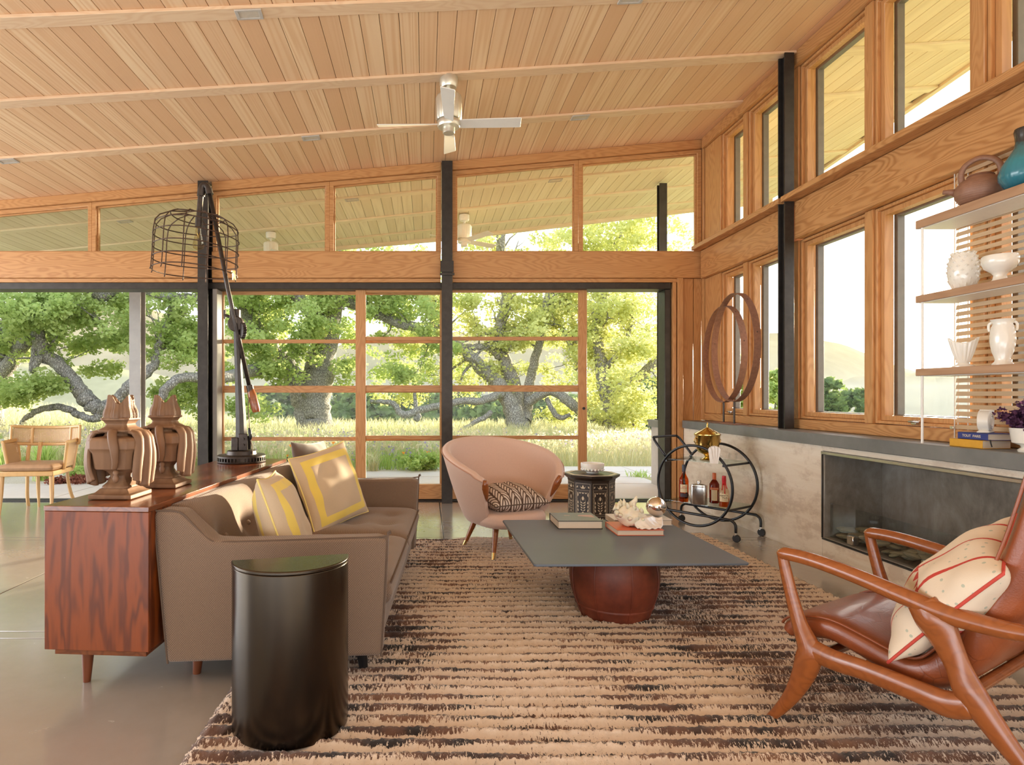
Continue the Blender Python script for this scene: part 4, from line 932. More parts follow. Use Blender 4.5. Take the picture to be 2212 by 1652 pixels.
for k, (px, py, lab) in enumerate([(925, 977, 'orange poppy nearest the middle column'), (872, 978, 'orange poppy above the lime bush'), (697, 960, 'orange poppy left of the wide stile, lower one'), (720, 956, 'orange poppy beside the wide stile'), (628, 962, 'orange poppy above the sofa back'), (620, 984, 'orange poppy lowest of the left door ones')]):
    c = P(px, py, 10.15); zb = -.02; h = c.z-zb; t = thing('poppy', lab+' in the meadow', 'flower', (c.x, c.y, zb), 0, 'orange poppies in the meadow')
    build('stem', MB().tube([(0, 0, 0), (.01, 0, h*.5), (0, 0, h-.02)], .0025, 4), M['grass_green'], t)
    build('petals', MB().grid(lambda u, v: ((.006+.028*v)*math.cos(2*PI*u), (.006+.028*v)*math.sin(2*PI*u), h-.025+.04*v), 10, 3, cu=True), M['poppy'], t)
# ------------------------------------------------------------------ rug
def rug():
    c00, c10, c11, c01 = (-.80, .9), (2.49, .9), (2.37, 5.22), (-.785, 4.95)
    nu, nv = 330, 560; rs = np.random.RandomState(4)
    u = np.linspace(0, 1, nu); v = np.linspace(0, 1, nv); U, V = np.meshgrid(u, v, indexing='ij')
    X = (c00[0]*(1-U)+c10[0]*U)*(1-V)+(c01[0]*(1-U)+c11[0]*U)*V; Y = (c00[1]*(1-U)+c10[1]*U)*(1-V)+(c01[1]*(1-U)+c11[1]*U)*V
    rowp = (Y+.010*np.sin(X*3.1)+.006*np.sin(X*7.7+Y*2))/.078
    ridge_ = .5-.5*np.cos(2*np.pi*rowp)
    lump = rs.rand(nu, nv)
    edge = np.minimum(np.minimum(U, 1-U)*3.2, np.minimum(V, 1-V)*4.2); e = np.clip(edge/.03, 0, 1)
    Z = .006+e*(.006+.018*ridge_+.010*lump*(.4+.6*ridge_))
    jx = (rs.rand(nu, nv)-.5)*.010; jy = (rs.rand(nu, nv)-.5)*.007
    top = np.stack([(X+jx).ravel(), (Y+jy).ravel(), Z.ravel()], 1)
    ii = np.arange(nu*nv).reshape(nu, nv)
    f = np.stack([ii[:-1, :-1].ravel(), ii[1:, :-1].ravel(), ii[1:, 1:].ravel(), ii[:-1, 1:].ravel()], 1)
    o = npmesh('rug', top, f, M['rug'], smooth=True)
    return tag(o, 'shaggy cream and brown striped wool rug under the coffee table', 'rug')
rug()

# ------------------------------------------------------------------ sideboard behind the sofa
SR = -R(3.9)
sb = thing('sideboard', 'rosewood sideboard with tapered legs standing behind the sofa', 'sideboard', (-1.545, 2.48, 0), SR)
SL, SW, S0, S1 = 1.86, .436, .170, .752
build('end_panel', MB().box(0, SW, 0, .022, S0, S1-.022), M['rosewood'], sb, .002)
build('end_panel', MB().box(0, SW, SL-.022, SL, S0, S1-.022), M['rosewood'], sb, .002)
build('top', MB().box(-.002, SW+.002, -.002, SL+.002, S1-.021, S1), M['rosewood_top'], sb, .002)
build('carcass', MB().box(.018, SW-.004, .023, SL-.023, S0, S1-.022), M['rosewood'], sb)
for k in range(3):
    d = build('door', MB().box(-.004, .017, .026+k*.604, .624+k*.604, S0+.006, S1-.026), M['rosewood'], sb, .002)
    build('pull', MB().box(-.016, -.004, .56+k*.604, .575+k*.604, .42, .56), M['rosewood_top'], d, .003)
build('plinth', MB().box(.03, SW-.02, .02, SL-.03, S0-.026, S0-.001), M['rosewood_top'], sb, .002)
for (x, y) in ((.12, .10), (.37, .50), (.12, SL-.12), (.37, SL-.12)):
    build('leg', MB().tube([(x, y, S0-.027), (x-.003, y-.003, .0)], [.026, .015], 14), M['teak_leg'], sb)
SBM = Matrix.Translation((-1.545, 2.48, 0)) @ Matrix.Rotation(SR, 4, 'Z')

# ------------------------------------------------------------------ sofa
SOF = (-1.085, 2.55, 0); SFR = -R(3.4)
sofa = thing('sofa', 'low brown tweed sofa with buttoned back and thin arms in front of the sideboard', 'sofa', SOF, SFR)
L = 1.90
prof = [(.025, .10), (.90, .118), (.925, .60), (.88, .612), (.30, .598), (.205, .602), (.135, .665), (.075, .722), (-.020, .727), (-.030, .70)]
def armp(ya, yb, skew):
    m = MB(); n = len(prof)
    vs = [(x, ya+skew*(x-.45), z) for x, z in prof]+[(x, yb+skew*(x-.45)*.6, z) for x, z in prof]
    return m.add(vs, [tuple(range(n)), tuple(range(n, 2*n))[::-1]]+[(i, n+i, n+(i+1) % n, (i+1) % n) for i in range(n)])
for ya, yb, sk in ((0, .10, .09), (L-.10, L, -.03)):
    a = build('arm', armp(ya, yb, sk), M['tweed'], sofa, .016, seg=3)
    ed = [(x, (ya if ya == 0 else L)+(sk*(x-.45) if ya == 0 else sk*(x-.45)*.6), z) for x, z in prof]
    sgn = -.001 if ya == 0 else .001
    build('piping', MB().tube([(p[0]*.997, p[1]+sgn*-8, p[2]-.004) for p in bez([ed[i] for i in (1, 2, 3, 4, 5, 6, 7, 8, 9, 0)], 5)], .0045, 6), M['piping_brown'], a)
build('base', MB().box(.03, .88, .06, L-.06, .118, .285), M['tweed'], sofa, .02, seg=3)
# buttoned back: one padded slab leaning back
def backfn(sgn):
    def f(u, v):
        y = .085+(L-.17)*u; h = v; x = .185-.17*h; z = .30+.43*h
        edge = (1-abs(2*v-1)**8)**.5*(1-abs(2*u-1)**24)**.5
        d = .085*edge
        if sgn > 0:
            for by in [.085+(L-.17)*(i+.5)/6 for i in range(6)]:
                for bz_ in (.54,): d -= .035*math.exp(-((y-by)**2+(z-bz_)**2)/(2*.045**2))
            d -= .012*math.exp(-((y-L/2)**2)/(2*.012**2))
        nx, nz = .93, .37
        return (x+sgn*d*nx, y, z+sgn*d*nz)
    return f
build('back', MB().grid(backfn(1), 90, 26).grid(backfn(-1), 30, 10, flip=True), M['tweed'], sofa, sharp=60)
build('back_panel', MB().hexa([(.02, .09, .11), (.10, .09, .11), (.10, L-.09, .11), (.02, L-.09, .11)], [(-.030, .09, .728), (.06, .09, .728), (.06, L-.09, .728), (-.030, L-.09, .728)]), M['tweed'], sofa, .012)
for by in [.085+(L-.17)*(i+.5)/6 for i in range(6)]:
    build('button', MB().lathe([(0, -.006), (.012, -.004), (.014, .002), (.008, .007), (0, .008)], 12).xf(Matrix.Translation((.17, by, .565)) @ Matrix.Rotation(PI/2-.35, 4, 'Y')), M['tweed'], sofa)
sw_ = (L-.22)/2
for k in range(2):
    dims = [((i-1)*.20, j*.27-.02) for i in (0, 1, 2) for j in (-.5, .5)]
    cx_, cy_ = .575, .11+sw_*(k+.5)
    c = build('seat_cushion', MB().pad(.72, sw_-.004, .16, p=9, q=.34, n=41, dim=[(x, y) for x, y in dims], dd=.026, ds=.045, c=(cx_, cy_, .352)), M['tweed'], sofa, sharp=60)
    e1 = [(cx_+.345, cy_-sw_/2+.03+t*(sw_-.06), .408) for t in (0, .5, 1)]
    build('piping', MB().tube([(cx_+.356, cy_-sw_/2+.012, .398), (cx_+.356, cy_+sw_/2-.012, .398)], .004, 6), M['piping_brown'], c)
for (x, y, m) in ((.10, .10, 'teak_leg'), (.10, L-.10, 'teak_leg'), (.80, .13, 'black_paint'), (.80, L-.10, 'black_paint')):
    build('leg', MB().tube([(x, y, .117), (x+(.015 if x > .4 else -.01), y, 0)], [.026, .017], 12), M[m], sofa)
SFM = Matrix.Translation(SOF) @ Matrix.Rotation(SFR, 4, 'Z')

# ------------------------------------------------------------------ scatter cushions
def pillow(name, label, w, h, t, mat, pip, M4, seed, pull=.07, wr=.004, cat='pillow'):
    root = thing(name, label, cat); root.matrix_world = M4
    build('cover', MB().pad(w, h, t, p=2.2, q=.5, n=37, pull=pull, wr=wr, seed=seed), M[mat], root, sharp=180)
    rim = []
    for k in range(96):
        s = k/24; i = int(s); f = 2*(s-i)-1
        a, b = [(f, -1), (1, f), (-f, 1), (-1, -f)][i]
        rim.append((a*w/2*(1-pull*(1-b*b)*abs(a)**3), b*h/2*(1-pull*(1-a*a)*abs(b)**3), 0))
    if pip: build('piping', MB().tube(rim, .0045, 6, closed=True), M[pip], root, sharp=180)
    return root
def pose(loc, face, roll=0.0, up=(0, 0, 1)):
    """matrix whose z axis points along face, y axis roughly up"""
    z = Vector(face).normalized(); x = Vector(up).cross(z).normalized(); y = z.cross(x)
    m = Matrix((x, y, z)).transposed().to_4x4(); return Matrix.Translation(loc) @ m @ Matrix.Rotation(roll, 4, 'Z')
def SFP(x, y, z): return SFM @ Vector((x, y, z))
pillow('pillow', 'linen pillow framed in yellow tape at the near end of the sofa', .50, .47, .21, 'yellow_frame', 'yellow_tape', pose(SFP(.39, .37, .600), (.93, .10, .33), R(-3)), 1)
pillow('pillow', 'linen pillow framed in yellow tape leaning in the middle of the sofa back', .52, .48, .17, 'yellow_frame', 'yellow_tape', pose(SFP(.43, 1.22, .640), (.90, -.58, .36), R(8)), 2)
pillow('pillow', 'plain dark brown velvet pillow behind the far yellow-framed one', .46, .46, .15, 'brown_velvet', None, pose(SFP(.26, 1.56, .668), (.95, -.28, .30), R(-3)), 3)

# ------------------------------------------------------------------ half-drum side table
dt = thing('side_table', 'half-round black patinated metal drum table beside the near sofa arm', 'side table', (-.487, 2.213, 0), R(13))
def half(r, n=40, d=.02): return [(r*math.cos(PI+PI*k/n), r*math.sin(PI+PI*k/n)*.94) for k in range(n+1)]
hp = half(.205)
build('body', MB().prism(hp, .024, .602, 'z'), M['bronze'], dt, .003, sharp=30)
build('top', MB().prism(half(.207), .602, .616, 'z'), M['bronze'], dt, .004, sharp=30)

# ------------------------------------------------------------------ coffee table
ct = thing('coffee_table', 'square slate-topped coffee table on an oxblood barrel base in the middle of the rug', 'coffee table', (1.017, 3.42, 0), R(1.2))
build('tabletop', MB().prism([(-.505, -.515), (.505, -.515), (.517, -.503), (.517, .503), (.505, .515), (-.505, .515), (-.517, .503), (-.517, -.503)], .387, .400, 'z'), M['slate'], ct, .004)
brl = [(0, .012), (.176, .012), (.182, .02), (.205, .085), (.226, .15), (.236, .22), (.234, .28), (.218, .345), (.205, .38), (0, .38)]
b = build('barrel_base', MB().lathe(bez(brl[1:-1], 4), 64, (0.0, -.10, 0)), M['barrel'], ct, sharp=180)
build('base_plate', MB().lathe([(0, .380), (.20, .380), (.20, .3865), (0, .3865)], 48, (0, -.10, 0)), M['black_paint'], ct)
for q in (-2.0, -1.2, -.4, .4, 1.2, 2.0, 2.8, 3.6):
    build('seam', MB().tube([((r+.0015)*math.cos(q-.3), -.10+(r+.0015)*math.sin(q-.3), z) for r, z in bez(brl[2:-1], 4)], .0028, 5), M['barrel'], b)
for z in (.075,): build('band', MB().lathe([(.198, z), (.2065, z+.003), (.2075, z+.010), (.206, z+.013)], 64, (0, -.10, 0), caps=False), M['barrel'], b)

# ------------------------------------------------------------------ books, shell, mirror ball
def book(name, label, x0, x1, y0, y1, z0, z1, cov, spine='-x', pg='pages', group=None):
    """closed hardback lying flat, spine towards the given side"""
    cx_, cy_ = (x0+x1)/2, (y0+y1)/2; w, d, h = (x1-x0)/2, (y1-y0)/2, z1-z0; t = thing(name, label, 'book', (cx_, cy_, z0), 0, group); c = .003; g = .005
    build('cover', MB().box(-w, w, -d, d, 0, c).box(-w, w, -d, d, h-c, h).box(*{'-x': (-w, -w+c), '+x': (w-c, w), '+y': (-w, w), '-y': (-w, w)}[spine], *{'-x': (-d, d), '+x': (-d, d), '+y': (d-c, d), '-y': (-d, -d+c)}[spine], 0, h), M[cov], t, .0012, seg=1)
    build('page_block', MB().box(-w+g, w-g, -d+g, d-g, c, h-c), M[pg], t)
    return t
bk1 = book('book', 'thick grey-topped art book on the left side of the coffee table', .789, 1.056, 3.655, 3.915, .4005, .4475, 'black_cover', '+y')
build('jacket', MB().box(-.1315, .1315, -.128, .128, .0471, .0482), M['grey_cover'], bk1)
build('jacket_print', MB().add([(.02, .02, .0485), (.115, -.03, .0485), (.115, .06, .0485), (.03, .05, .0485)], [(0, 1, 2, 3)]).add([(-.06, .03, .0485), (-.03, .03, .0485), (-.02, .04, .0485), (-.06, .045, .0485)], [(0, 1, 2, 3)]), M['pink_print'], bk1, sharp=0)
book('book', 'orange-red hardback under the white shell on the coffee table', 1.088, 1.356, 3.480, 3.715, .4005, .4325, 'red_paper', '+y')
book('book', 'white hardback under the mirrored ball on the coffee table', 1.155, 1.512, 3.755, 3.945, .4005, .4355, 'white_cover', '+y')
ball = thing('mirror_ball', 'small mirrored silver ball resting on the white book', 'ornament', (1.452, 3.862, .4365))
build('sphere', MB().lathe([(.0615*math.sin(PI*k/24), .0605-.0605*math.cos(PI*k/24)) for k in range(25)], 40), M['chrome'], ball, sharp=180)
build('stopper', MB().lathe([(0, .1205), (.005, .1205), (.004, .125), (0, .126)], 10), M['chrome'], ball)
shell = thing('conch_shell', 'large spiny white conch shell lying on the orange-red book', 'shell', (1.225, 3.60, .4335), R(-8))
def conch():
    m = MB(); nu, nv = 60, 22; ctr = []
    secs = []
    for i in range(nu):
        t = i/(nu-1); x = -.115+.215*t
        r = .012+.062*math.sin(PI*min(1, t*1.12))**1.0*(1 if t < .55 else 1-.35*(t-.55)/.45)
        zc = .066-.030*t
        s = []
        for j in range(nv):
            q = 2*PI*j/nv
            sp = 1+.10*math.sin(5*q+t*22)+.06*math.sin(9*q-t*14)
            rr_ = r*sp; z = zc+rr_*math.sin(q)*.95; s.append((x, rr_*math.cos(q)*1.05, max(.001, z)))
        secs.append(s)
    return m.loft(secs)
build('body', conch(), M['ivory'], shell, sharp=180)
sm = MB(); rr = random.Random(12)
for k in range(24):
    t = rr.uniform(.02, .72); q = rr.uniform(-.2, PI+.2); x = -.115+.215*t; r = .02+.058*math.sin(PI*min(1, t*1.12)); L_ = rr.uniform(.022, .045)*(1.6 if k in (3, 9) else 1)
    b0 = Vector((x, r*math.cos(q)*.9, .066-.03*t+r*math.sin(q)*.85)); d = Vector((rr.uniform(-.5, .25), math.cos(q), math.sin(q)+.25)).normalized()
    sm.tube([b0, b0+d*L_*.5, b0+d*L_], [.014, .010, .003], 7)
sm.tube([(-.02, 0, .115), (.005, -.01, .150), (.012, -.012, .175)], [.022, .013, .004], 8)
tag(build('spines', sm, M['ivory'], shell, sharp=180), kind='stuff')
LI = bez([(-.02, -.055, .045), (.03, -.050, .055), (.075, -.020, .060), (.100, .015, .055)], 8); LOU = bez([(.0, -.105, .003), (.075, -.105, .003), (.145, -.055, .006), (.160, .010, .050)], 8)
def lip(u, v):
    k = min(int(u*24), 24); a, b = Vector(LI[k]), Vector(LOU[k]); p = a.lerp(b, v); return (p.x, p.y, p.z-.010*math.sin(PI*v)+.004*math.sin(u*40)*v)
build('lip', MB().grid(lip, 25, 10), M['nacre'], shell, sharp=180).modifiers.new('thick', 'SOLIDIFY').thickness = .004

# ------------------------------------------------------------------ pink shell armchair
AC = (.575, 4.69, 0); AR = R(23.5)
ac = thing('armchair', 'pink upholstered shell armchair with wooden arm tips in front of the glass doors', 'armchair', AC, AR)
TH = R(132)
def shell_pt(a, s, off):
    """a in [-1,1] round the back (0 = back), s 0 bottom .. 1 rim; front is -y"""
    th = a*TH; k = abs(a)
    top = .845-.235*(k**1.9)-(.012 if k > .93 else 0)
    z = .255+(top-.255)*s
    rb = .235; rt = .415+.01*math.cos(th)
    r = rb+(rt-rb)*(s**.72)*(1-.02*k)
    flare = .035*s*math.cos(th*.8)
    r += off
    x = r*math.sin(th)*(1.03+.03*s); y = (r*.90+flare)*math.cos(th)-.02-(.05*s*(k**3))
    return (x, y, z)
def shellgrid(u, v):
    # outer wall bottom -> rim -> inner wall
    a = 2*u-1; T = .030
    if v < .46: s = v/.46; return shell_pt(a, s*.985, T)
    if v > .54: s = 1-(v-.54)/.46; return shell_pt(a, s*.985, -T)
    q = (v-.46)/.08*PI; p = shell_pt(a, .985, T*math.cos(q)); return (p[0], p[1], p[2]+T*.95*math.sin(q))
m = MB().grid(shellgrid, 56, 44)
nv_ = 44
m.f.append(tuple(range(nv_))); m.f.append(tuple(55*nv_+j for j in range(nv_))[::-1])
build('shell', m, M['peach'], ac, sharp=50, bevel=.012, seg=3)
def seatfn(u, v):
    q = 2*PI*u; x, y = math.cos(q), math.sin(q); sx = .262; sy = .262 if y > 0 else .335
    e = 2.0 if y > 0 else 3.4; r = (abs(x)**e+abs(y)**e)**(-1/e); px_, py_ = x*r*sx, y*r*sy-.01
    k = [(.0, .238), (.80, .238), (.93, .243), (1.0, .275), (1.0, .315), (.95, .342), (.75, .352), (0, .355)]
    i = v*(len(k)-1); j = min(int(i), len(k)-2); f = i-j; s = k[j][0]*(1-f)+k[j+1][0]*f; z = k[j][1]*(1-f)+k[j+1][1]*f
    return (px_*s, py_*s, z)
build('seat', MB().grid(seatfn, 48, 22, cu=True), M['peach'], ac, sharp=180)
def rimpt(a, off=0.031): p = shell_pt(a, .985, off); return (p[0], p[1], p[2])
build('welt', MB().tube([rimpt(-1+2*k/70) for k in range(71)], .0035, 6), M['peach_welt'], ac, sharp=180)
for sgn in (-1, 1):
    pts = []
    for s, r in ((1.0, .012), (.94, .024), (.86, .026), (.76, .022), (.64, .012), (.56, .003)):
        p = Vector(shell_pt(sgn*1.0, s*.985, 0)); p += Vector((0, -.010, .012 if s > .99 else 0)); pts.append((p, r))
    build('arm_tip', MB().tube([p for p, _ in pts], [r for _, r in pts], 12, sx=.85), M['walnut'], ac, sharp=180)
for (x, y) in ((-.20, -.24), (.20, -.24), (-.20, .19), (.20, .19)):
    o = build('leg', MB().tube([(x*.72, y*.72, .24), (x, y, .065)], [.024, .0145], 12), M['walnut'], ac)
    build('ferrule', MB().tube([(x, y, .066), (x*1.095, y*1.095, .016)], [.0146, .0115], 12).tube([(x*1.095, y*1.095, .016), (x*1.12, y*1.12, .0)], [.011, .010], 10), M['brass_cap'], o)
ACM = Matrix.Translation(AC) @ Matrix.Rotation(AR, 4, 'Z')
pillow('pillow', 'brown cushion printed with cream fronds on the pink armchair seat', .46, .40, .20, 'fronds', 'piping_brown', Matrix.Translation(ACM @ Vector((0.01, -.10, .432))) @ Matrix.Rotation(AR, 4, 'Z') @ Matrix.Rotation(R(7), 4, 'X'), 5, .06)

# ------------------------------------------------------------------ inlaid octagonal table
ot = thing('side_table', 'dark octagonal side table inlaid with pale floral panels, between armchair and bar cart', 'side table', (1.545, 5.72, 0), R(8))
def octa(r, z, a0=R(22.5)): return [(r*math.cos(a0+k*PI/4), r*math.sin(a0+k*PI/4), z) for k in range(8)]
ot_wood = plain('ebonised_wood', (.030, .018, .012), .35, 0, .3, 8); inlay = plain('bone_inlay', (.66, .54, .38), .4, 0, .12, 40)
build('top', MB().loft([octa(.215, .405), octa(.218, .425), octa(.255, .452), octa(.258, .470)]), ot_wood, ot, .002)
ring_ = MB().ring([Vector(p) for p in octa(.235, .4705)], [Vector(p) for p in octa(.205, .4705)], (0, 0, .002)); build('top_inlay', ring_, inlay, ot)
AP = .2125*math.cos(PI/8); HW = .2125*math.sin(PI/8)
def petal(m, cx_, cz_, lx, lz, ang):
    pts = []
    for k in range(8):
        q = 2*PI*k/8; r = (abs(math.cos(q))**1.4); x = math.copysign(r, math.cos(q))*lz*.5; y = math.sin(q)*lx*.5*(1-.25*math.cos(q))
        pts.append((cx_+x*math.sin(ang)+y*math.cos(ang), cz_+x*math.cos(ang)-y*math.sin(ang)))
    n = len(m.v); m.v += [(p[0], -.0012, p[1]) for p in pts]; m.f.append(tuple(range(n, n+8)))
def strip(m, pts, w=.0008):
    for (a, b) in zip(pts[:-1], pts[1:]):
        d = Vector((b[0]-a[0], b[1]-a[1])); d.normalize(); nx, nz = -d.y*w, d.x*w; n = len(m.v)
        m.v += [(a[0]+nx, -.0012, a[1]+nz), (a[0]-nx, -.0012, a[1]-nz), (b[0]-nx, -.0012, b[1]-nz), (b[0]+nx, -.0012, b[1]+nz)]; m.f.append((n, n+1, n+2, n+3))
def inlays():
    m = MB(); W = HW-.014
    for zz in (.395, .335, .105, .05): strip(m, [(-W, zz), (W, zz)])
    strip(m, [(-W, .05), (-W, .395)]); strip(m, [(W, .05), (W, .395)])
    w2 = W-.014; strip(m, [(-w2, .12), (-w2, .315), (w2, .315), (w2, .12), (-w2, .12)])
    zig = []
    for k in range(15): zig.append((-W+.003+(.008 if k % 2 else 0), .11+k*.0155))
    strip(m, zig, .0008); strip(m, [(-x, z) for x, z in zig], .0008)
    for k in range(6): petal(m, 0, .150+.024*(k % 3)+(.0), .0, .0, 0)
    petal(m, 0, .262, .018, .040, 0)
    for z0_ in (.222, .200, .178, .156):
        for sg in (-1, 1): petal(m, sg*.0135, z0_, .009, .026, sg*.9)
    petal(m, 0, .132, .022, .018, 0)
    for sg in (-1, 1):
        petal(m, sg*(w2-.006), .295, .009, .034, 0)
        for z0_ in (.225, .190, .155): petal(m, sg*(w2-.007), z0_, .009, .030, sg*.15)
        petal(m, sg*.014, .357, .009, .022, sg*.9); petal(m, sg*(W-.014), .365, .011, .020, -sg*.5)
        strip(m, [(sg*(.006+.02*math.sin(t)), .345+.028*t/1.6) for t in (0, .4, .8, 1.2, 1.6)], .0007)
        petal(m, sg*.022, .078, .011, .022, sg*.8)
    petal(m, 0, .365, .016, .034, 0); petal(m, 0, .308, .022, .008, 0); petal(m, -.028, .308, .018, .008, 0); petal(m, .028, .308, .018, .008, 0); petal(m, 0, .08, .014, .03, 0)
    arch = [(.026*math.cos(t), .20+.075*math.sin(t)**.9) for t in [PI*k/10 for k in range(11)]]; strip(m, arch, .0007)
    return m
base_in = inlays()
body = MB().loft([octa(.205, .06), octa(.2125, .40)])
build('body', MB().loft([octa(.2125, .045), octa(.2125, .405)]), ot_wood, ot)
for k in range(8):
    A = -PI/2+k*PI/4; mt = Matrix.Rotation(A+PI/2, 4, 'Z') @ Matrix.Translation((0, -AP-.0005, 0))
    mm_ = MB(); mm_.v = list(base_in.v); mm_.f = list(base_in.f); mm_.xf(mt)
    p = build('panel_inlay', mm_, inlay, ot, sharp=0)
    q0, q1 = A-PI/8, A+PI/8; r_ = .208
    build('foot', MB().loft([[((r_+e)*math.cos(q0+d), (r_+e)*math.sin(q0+d), z) for e, d in ((-.03, -.09), (.004, -.09), (.004, .09), (-.03, .09))] for z in (0, .05)]), ot_wood, ot)
bowl = thing('bowl', 'shallow white hobnail milk-glass bowl on the inlaid octagonal table', 'bowl', (1.555, 5.72, .4735))
build('bowl_wall', MB().lathe([(0, 0), (.055, 0), (.058, .012), (.070, .018), (.095, .032), (.104, .050), (.107, .090), (.103, .093), (.099, .088), (.096, .050), (.085, .036), (0, .026)], 48), M['milkglass'], bowl, sharp=50)
hb = MB()
for k in range(20):
    q = 2*PI*k/20; hb.lathe([(.011*math.sin(PI*j/6), -.011*math.cos(PI*j/6)) for j in range(7)], 8, (.098*math.cos(q), .098*math.sin(q), .034))
build('hobnails', hb, M['milkglass'], bowl, sharp=180)
# ------------------------------------------------------------------ bar cart
BA = Vector((2.315, 5.30, 0)); BX = Vector((.82, .57, 0)).normalized(); BU = Vector((.57, -.82, 0)).normalized()   # axle direction, and along each ring towards the room
cart = thing('bar_cart', 'black tubular bar cart with two big hoops and glass shelves against the stone wall', 'cart', BA)
def bp(w, u, z): return BX*w+BU*u+Vector((0, 0, z))
RC, RR, RW = .418, .345, .40
for w in (0, RW):
    build('hoop', MB().tube([bp(w, RR*math.cos(2*PI*k/72), RC+RR*math.sin(2*PI*k/72)) for k in range(72)], .0115, 10, closed=True), M['black_paint'], cart, sharp=180)
    path = [(-.372, .075), (-.372, .12), (-.362, .150), (-.335, .168), (-.30, .172), (0, .172), (.30, .172), (.335, .168), (.362, .150), (.372, .12), (.372, .075)]
    build('leg_rail', MB().tube([bp(w, u, z) for u, z in bez(path, 3)], .0115, 10), M['black_paint'], cart, sharp=180)
    for u in (-.372, .372):
        c = build('caster', MB().tube([bp(w, u, .078), bp(w, u, .058)], .009, 8).box(-.012, .012, -.010, .010, 0, 0), M['nickel'], cart)
        c.data.clear_geometry(); mm_ = MB().tube([bp(w, u, .080), bp(w, u, .052)], .0095, 8).tube([bp(w, u, .056)+BX*s*.017 for s in (-1, 1)], .006, 6); c.data.from_pydata(mm_.v, [], mm_.f); c.data.update()
        build('wheel', MB().tube([bp(w, u+.006, .030)-BX*.011, bp(w, u+.006, .030)+BX*.011], .030, 18), M['rubber'], c)
for z, nm in ((.252, 'lower'), (.622, 'upper')):
    h = math.sqrt(RR**2-(z-RC)**2)
    for u in (-h+.012, h-.012): build('cross_bar', MB().tube([bp(0, u, z-.012), bp(RW, u, z-.012)], .010, 8), M['black_paint'], cart)
    q = [bp(.012, -h+.012, z), bp(.012, h-.012, z), bp(RW-.012, h-.012, z), bp(RW-.012, -h+.012, z)]
    build('glass_shelf', MB().hexa([v for v in q], [v+Vector((0, 0, .007)) for v in q]), M['shelf_glass'], cart, sharp=0)
hh = [(0, -.262, .642), (0, -.375, .775), (.02, -.40, .805), (.05, -.41, .812), (RW-.05, -.41, .812), (RW-.02, -.40, .805), (RW, -.375, .775), (RW, -.262, .642)]
build('handle', MB().tube([bp(*p) for p in bez(hh, 4)], .0115, 10), M['black_paint'], cart, sharp=180)
def cartpt(px, py, z):
    return G(px, py, z)
ZL, ZU = .2595, .6295
def bottle(label, px, py, prof, mat, cap, capmat, lh=None, z=ZL):
    c = cartpt(px, py, z); c.z = z; t = thing('bottle', label, 'bottle', c)
    t.rotation_euler = (0, 0, math.atan2(c.x, c.y)*-1)
    build('glass_body', MB().lathe(prof, 28), M[mat], t, sharp=40)
    build('cap', MB().lathe(cap, 20), M[capmat], t, sharp=40); return t
def lab(t, r, z0, z1, w, mat, name='label'):
    a = w/r; return build(name, MB().grid(lambda u, v: (r*math.sin(-a/2+a*u), -r*math.cos(-a/2+a*u), z0+(z1-z0)*v), 12, 2), M[mat], t, sharp=180)
T90 = (PI/2, 0, 0)
b = bottle('tall amber whisky bottle with navy cap and cream label on the lower cart shelf', 1477, 1083,
           [(0, .004), (.034, 0), (.039, .006), (.040, .18), (.037, .205), (.022, .232), (.0155, .25), (.0135, .285), (.0135, .300), (0, .300)], 'whisky', [(.0145, .262), (.0150, .32), (.0135, .325), (0, .325)], 'navy_cap')
lab(b, .0405, .085, .155, .064, 'label_cream'); lab(b, .0405, .045, .078, .064, 'label_dark', 'lower_label')
lettering('lettering', 'THE\nGLENLIVET', .013, M['red_wax'], b, (0, -.0415, .130), T90)
b = bottle('squat orange-brown liqueur bottle with orange cap, behind the red-waxed bottle', 1543, 1086,
           [(0, .004), (.034, 0), (.040, .006), (.042, .13), (.040, .165), (.026, .190), (.0135, .205), (.0125, .235), (0, .235)], 'orange_glass', [(.0155, .205), (.0155, .258), (.013, .262), (0, .262)], 'orange_cap')
lab(b, .0425, .025, .125, .050, 'label_cream'); l2 = lab(b, .0432, .118, .138, .074, 'orange_cap', 'band')
lettering('lettering', 'COINTREAU', .012, M['label_cream'], b, (0, -.0442, .128), (PI/2, -R(8), 0))
b = bottle('clear squared bottle with dripping red wax neck and cream label, front right of the cart', 1564, 1095,
           [(0, .004), (.036, 0), (.042, .008), (.042, .118), (.038, .140), (.021, .175), (.0145, .20), (.0140, .245), (0, .245)], 'pale_whisky', [(.0165, .185), (.0160, .215), (.0175, .22), (.0155, .262), (0, .265)], 'red_wax')
build('liquor', MB().lathe([(0, .007), (.038, .007), (.038, .075), (0, .075)], 24), M['whisky'], b)
lab(b, .0425, .050, .118, .074, 'label_cream')
lettering('lettering', "Maker's", .0195, M['ink'], b, (-.004, -.0435, .102), (PI/2, -R(6), 0)); lettering('lettering', "Mark", .0195, M['ink'], b, (.006, -.0435, .083), (PI/2, -R(6), 0)); lettering('lettering', "WHISKY", .0095, M['ink_brown'], b, (0, -.0435, .066), T90)
for (x, l) in ((-.010, .045), (.004, .075), (.014, .03)):
    build('wax_drip', MB().tube([(x*.9, -.0165-abs(x)*.1, .20), (x*1.2, -.019-.006*l/.04, .19-l*.5), (x*1.6, -.022-.012*l/.05, .19-l)], [.0045, .004, .0045], 6), M['red_wax'], b, sharp=180)
c = cartpt(1510, 1089, ZL); c.z = ZL; t = thing('hip_flask', 'large polished steel hip flask standing on the lower cart shelf', 'flask', c, -math.atan2(c.x, c.y))
ov = [(.066*math.copysign(abs(math.cos(q))**.8, math.cos(q)), .026*math.copysign(abs(math.sin(q))**.8, math.sin(q))) for q in [2*PI*k/32 for k in range(32)]]
